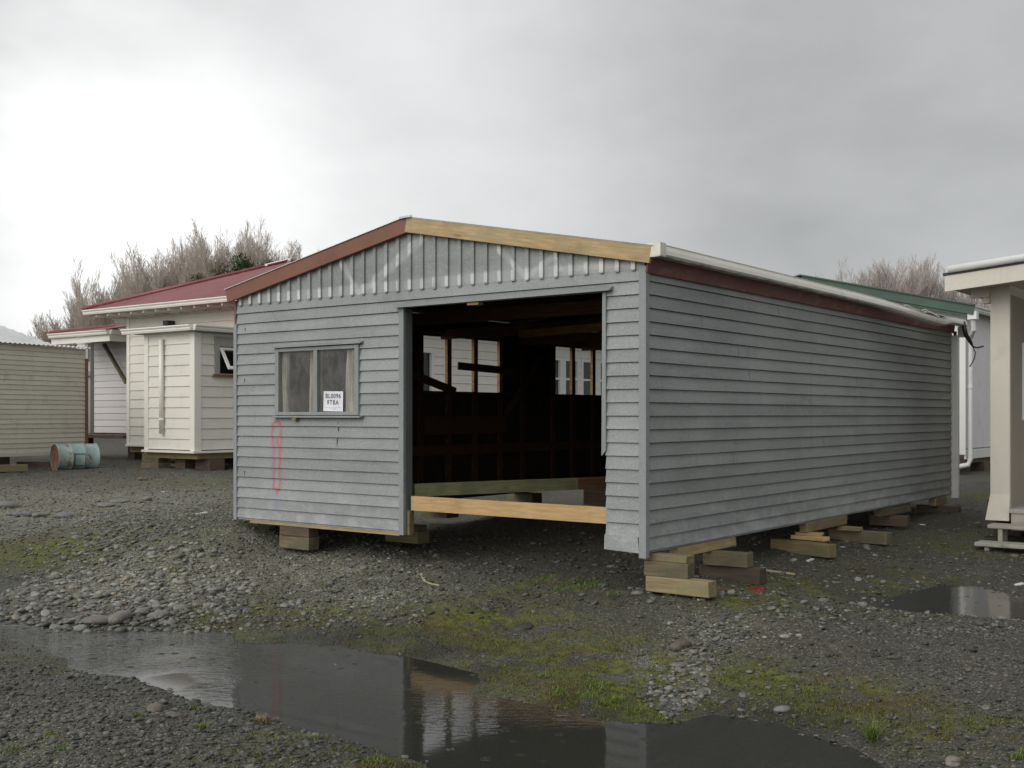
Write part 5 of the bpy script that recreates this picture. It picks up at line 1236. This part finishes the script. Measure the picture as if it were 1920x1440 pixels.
# ---------------------------------------------------------------- moss, grass
def blade_mat(name, c1, c2, c3):
    m, t, p = newmat(name); tn = tone_attr(t)
    c = mixc(t, mrange(t, tn, 0, .6, 0, 1, False), c1, c2); c = mixc(t, mrange(t, tn, .75, 1, 0, 1, False), c, c3); setc(t, p, c); p.inputs['Roughness'].default_value = .6; return m
M['moss'] = blade_mat('moss_blades', (.032, .048, .006), (.11, .125, .012), (.17, .125, .02)); M['grass'] = blade_mat('grass_blades', (.045, .085, .008), (.12, .18, .016), (.20, .19, .05)); M['dry'] = blade_mat('dry_blades', (.14, .09, .03), (.25, .19, .08), (.1, .12, .03))
def blades(xy, hgt, wid, lean, seed, z=None):
    rs_ = np.random.RandomState(seed); n = len(xy); zz = height(xy[:, 0], xy[:, 1])-.004 if z is None else z
    th = rs_.rand(n)*6.283; ln = lean*(.3+rs_.rand(n)); dx, dy = np.cos(th)*ln, np.sin(th)*ln; px, py = -np.sin(th)*wid/2, np.cos(th)*wid/2
    b0 = np.stack([xy[:, 0]-px, xy[:, 1]-py, zz], 1); b1 = np.stack([xy[:, 0]+px, xy[:, 1]+py, zz], 1)
    m0 = np.stack([xy[:, 0]-px*.7+dx*.35, xy[:, 1]-py*.7+dy*.35, zz+hgt*.6], 1); m1 = np.stack([xy[:, 0]+px*.7+dx*.35, xy[:, 1]+py*.7+dy*.35, zz+hgt*.6], 1)
    t0 = np.stack([xy[:, 0]+dx-px*.08, xy[:, 1]+dy-py*.08, zz+hgt], 1); t1 = np.stack([xy[:, 0]+dx+px*.08, xy[:, 1]+dy+py*.08, zz+hgt], 1)
    V = np.stack([b0, b1, m1, m0, t1, t0], 1).reshape(-1, 3); k = np.arange(n)*6
    Fc = np.concatenate([np.stack([k, k+1, k+2, k+3], 1), np.stack([k+3, k+2, k+4, k+5], 1)]); tn = np.repeat(rs_.rand(n), 6); return V, Fc, tn
xy = sample(130000, (-100, 1000, 2050, 1480), .15, rs); ms = mossiness(xy[:, 0], xy[:, 1])*(fbm(xy[:, 0]*14, xy[:, 1]*14, 3) > .46); k = (rs.rand(len(xy)) < ms*1.0) & wet_mask(xy, .0); xy = xy[k]
xy = np.repeat(xy, 3, 0)+rs.normal(0, .012, (len(xy)*3, 2)); n = len(xy)
V, Fc, tn = blades(xy, rs.uniform(.006, .020, n), rs.uniform(.004, .009, n), .012, 4)
tag(mesh_np('moss', V, Fc, [('tone', tn)], (), M['moss'], False), kind='stuff')
GRASS = [(1085, 1102, .38, .26, .05, 420, 'grass', 'bright green grass clump before the doorway ground'), (1150, 1121, .36, .07, .05, 90, 'grass', 'small leafy green weed left of the corner stack'), (1025, 1085, .4, .16, .04, 180, 'grass', 'dim green grass patch at the shade edge'), (1635, 1372, .11, .035, .095, 95, 'grass', 'spiky long-bladed grass tuft on the right bank'), (495, 1352, .03, .05, .06, 150, 'dry', 'dry yellow-brown tuft overhanging the puddle'), (612, 1092, .3, .12, .04, 160, 'grass', 'green grass clump on the gravel before the front wall'), (690, 1072, .4, .14, .035, 160, 'grass', 'thin green grass patch under the wall edge'), (1145, 1318, .04, .08, .05, 200, 'grass', 'bright green tuft nearest the puddle middle bank'), (1105, 1302, .06, .09, .04, 180, 'grass', 'green tuft in the moss left of the brightest one'), (1045, 1297, .06, .07, .035, 140, 'grass', 'small green tuft beside the brown shallow water'), (1190, 1336, .03, .06, .04, 130, 'grass', 'green tuft right of the brightest bank tuft'), (1245, 1350, .01, .07, .03, 120, 'grass', 'sparse green tuft standing in the water edge'), (1125, 1285, .08, .10, .04, 180, 'grass', 'wide green tuft uphill of the bank tufts'), (1020, 1268, .08, .06, .03, 100, 'grass', 'low green tuft by the rounded grey stone'), (1205, 1222, .17, .045, .02, 90, 'grass', 'flat rosette weed on the mossy slope'), (378, 1368, .1, .03, .05, 70, 'grass', 'lone green weed on the near gravel'), (258, 1345, .12, .03, .03, 60, 'grass', 'tiny weed by the brown rounded stone'), (97, 1386, .12, .05, .03, 90, 'grass', 'low green sprig on the left near gravel'), (115, 1408, .12, .05, .03, 90, 'grass', 'green sprig below the left near sprig'), (20, 1405, .14, .07, .03, 110, 'grass', 'green patch at the lower left corner'), (575, 1378, .06, .08, .03, 160, 'grass', 'grass patch on the near bank by the dry tuft'), (365, 1325, .08, .05, .03, 80, 'grass', 'small weed on the near water edge'), (700, 1428, .03, .09, .03, 150, 'grass', 'grass patch at the bottom of the near bank'), (1440, 1232, .2, .03, .025, 60, 'dry', 'yellow mossy tuft on the right gravel slope'), (1912, 1432, .12, .06, .05, 110, 'grass', 'green weed at the bottom right corner'), (330, 1080, .22, .12, .03, 220, 'grass', 'sparse green weeds on the cobble bank'), (458, 1012, .52, .07, .03, 120, 'grass', 'green weeds at the left garage corner')]
for i, (px, py, z, rad, h_, n, mt, lab) in enumerate(GRASS):
    q = atz(px, py, z); rs_ = np.random.RandomState(300+i); rr_ = rad*np.sqrt(rs_.rand(n)); aa = rs_.rand(n)*6.283
    xy = np.stack([q.x+rr_*np.cos(aa), q.y+rr_*np.sin(aa)], 1); h_ = h_*(.6 if px != 1635 else 1); hh_ = h_*(.5+rs_.rand(n)); 
    V, Fc, tn = blades(xy, hh_, rs_.uniform(.003, .007, n), h_*1.3, 500+i)
    b0 = np.array([q.x, q.y, hz(q.x, q.y)]); o = mesh_np('grass_tuft', V-b0, Fc, [('tone', tn)], (), M[mt], False); o.location = b0; tag(o, lab, 'grass tuft', 'grass tufts and weeds on the gravel')

# ---------------------------------------------------------------- litter
def strip(name, pts, w, h, mat, label, cat_):
    q0 = atz(*pts[0]); base = Vector((q0.x, q0.y, hz(q0.x, q0.y))); mb = MB(); ps = []
    for p in pts:
        q = atz(*p); ps.append(Vector((q.x, q.y, hz(q.x, q.y)+.008))-base)
    for a_, b_ in zip(ps, ps[1:]): mb.bar(a_, b_, w, h)
    o = mb.build(name, mat, None, base); return tag(o, label, cat_)
M['palewood'] = plain('pale_bark', (.50, .44, .26), .7); M['redplastic'] = plain('red_plastic', (.35, .035, .03), .4); M['whitebit'] = plain('white_scrap', (.75, .75, .73), .5)
strip('bark_strip', [(789, 1084, .33), (797, 1090, .33), (808, 1095, .33), (824, 1097, .33)], .022, .006, M['palewood'], 'curved pale bark strip on the gravel before the doorway', 'bark strip')
strip('stick', [(1434, 1073, .38), (1490, 1081, .37)], .022, .015, M['palewood'], 'straight yellow stick on the ground by the side wall', 'stick')
strip('stick', [(1340, 1109, .41), (1366, 1110, .41)], .02, .012, M['barge_red'], 'short reddish stick at the end of the lowest corner block', 'stick')
strip('plastic_scrap', [(1405, 1102, .39), (1425, 1100, .40), (1429, 1104, .39)], .03, .02, M['redplastic'], 'torn red plastic scrap on the ground by the corner stack', 'plastic scrap')
strip('plastic_scrap', [(1420, 1118, .37), (1424, 1104, .39)], .025, .012, M['redplastic'], 'small red shard below the torn red plastic scrap', 'plastic scrap')
strip('white_scrap', [(1514, 1053, .42), (1524, 1051, .42)], .035, .012, M['whitebit'], 'white scrap on the dark ground by the side wall', 'scrap')
strip('white_scrap', [(1576, 1025, .47), (1586, 1025, .47)], .03, .01, M['inkpale'], 'grey scrap beside the greenish weathered block', 'scrap')
strip('white_scrap', [(369, 968, .62), (388, 967, .62)], .09, .03, M['whitebit'], 'white scrap lying on the ground left of the garage corner', 'scrap')
strip('white_scrap', [(305, 924, .7), (318, 923, .7)], .08, .03, M['inkpale'], 'dull scrap on the ground in front of the cream lean-to', 'scrap')
strip('white_scrap', [(1724, 976, .55), (1734, 976, .55)], .04, .01, M['whitebit'], 'white scrap near the rear of the garage side wall', 'scrap')
strip('white_scrap', [(1905, 1091, .28), (1918, 1090, .28)], .05, .012, M['whitebit'], 'white scrap at the right edge beyond the right puddle', 'scrap')
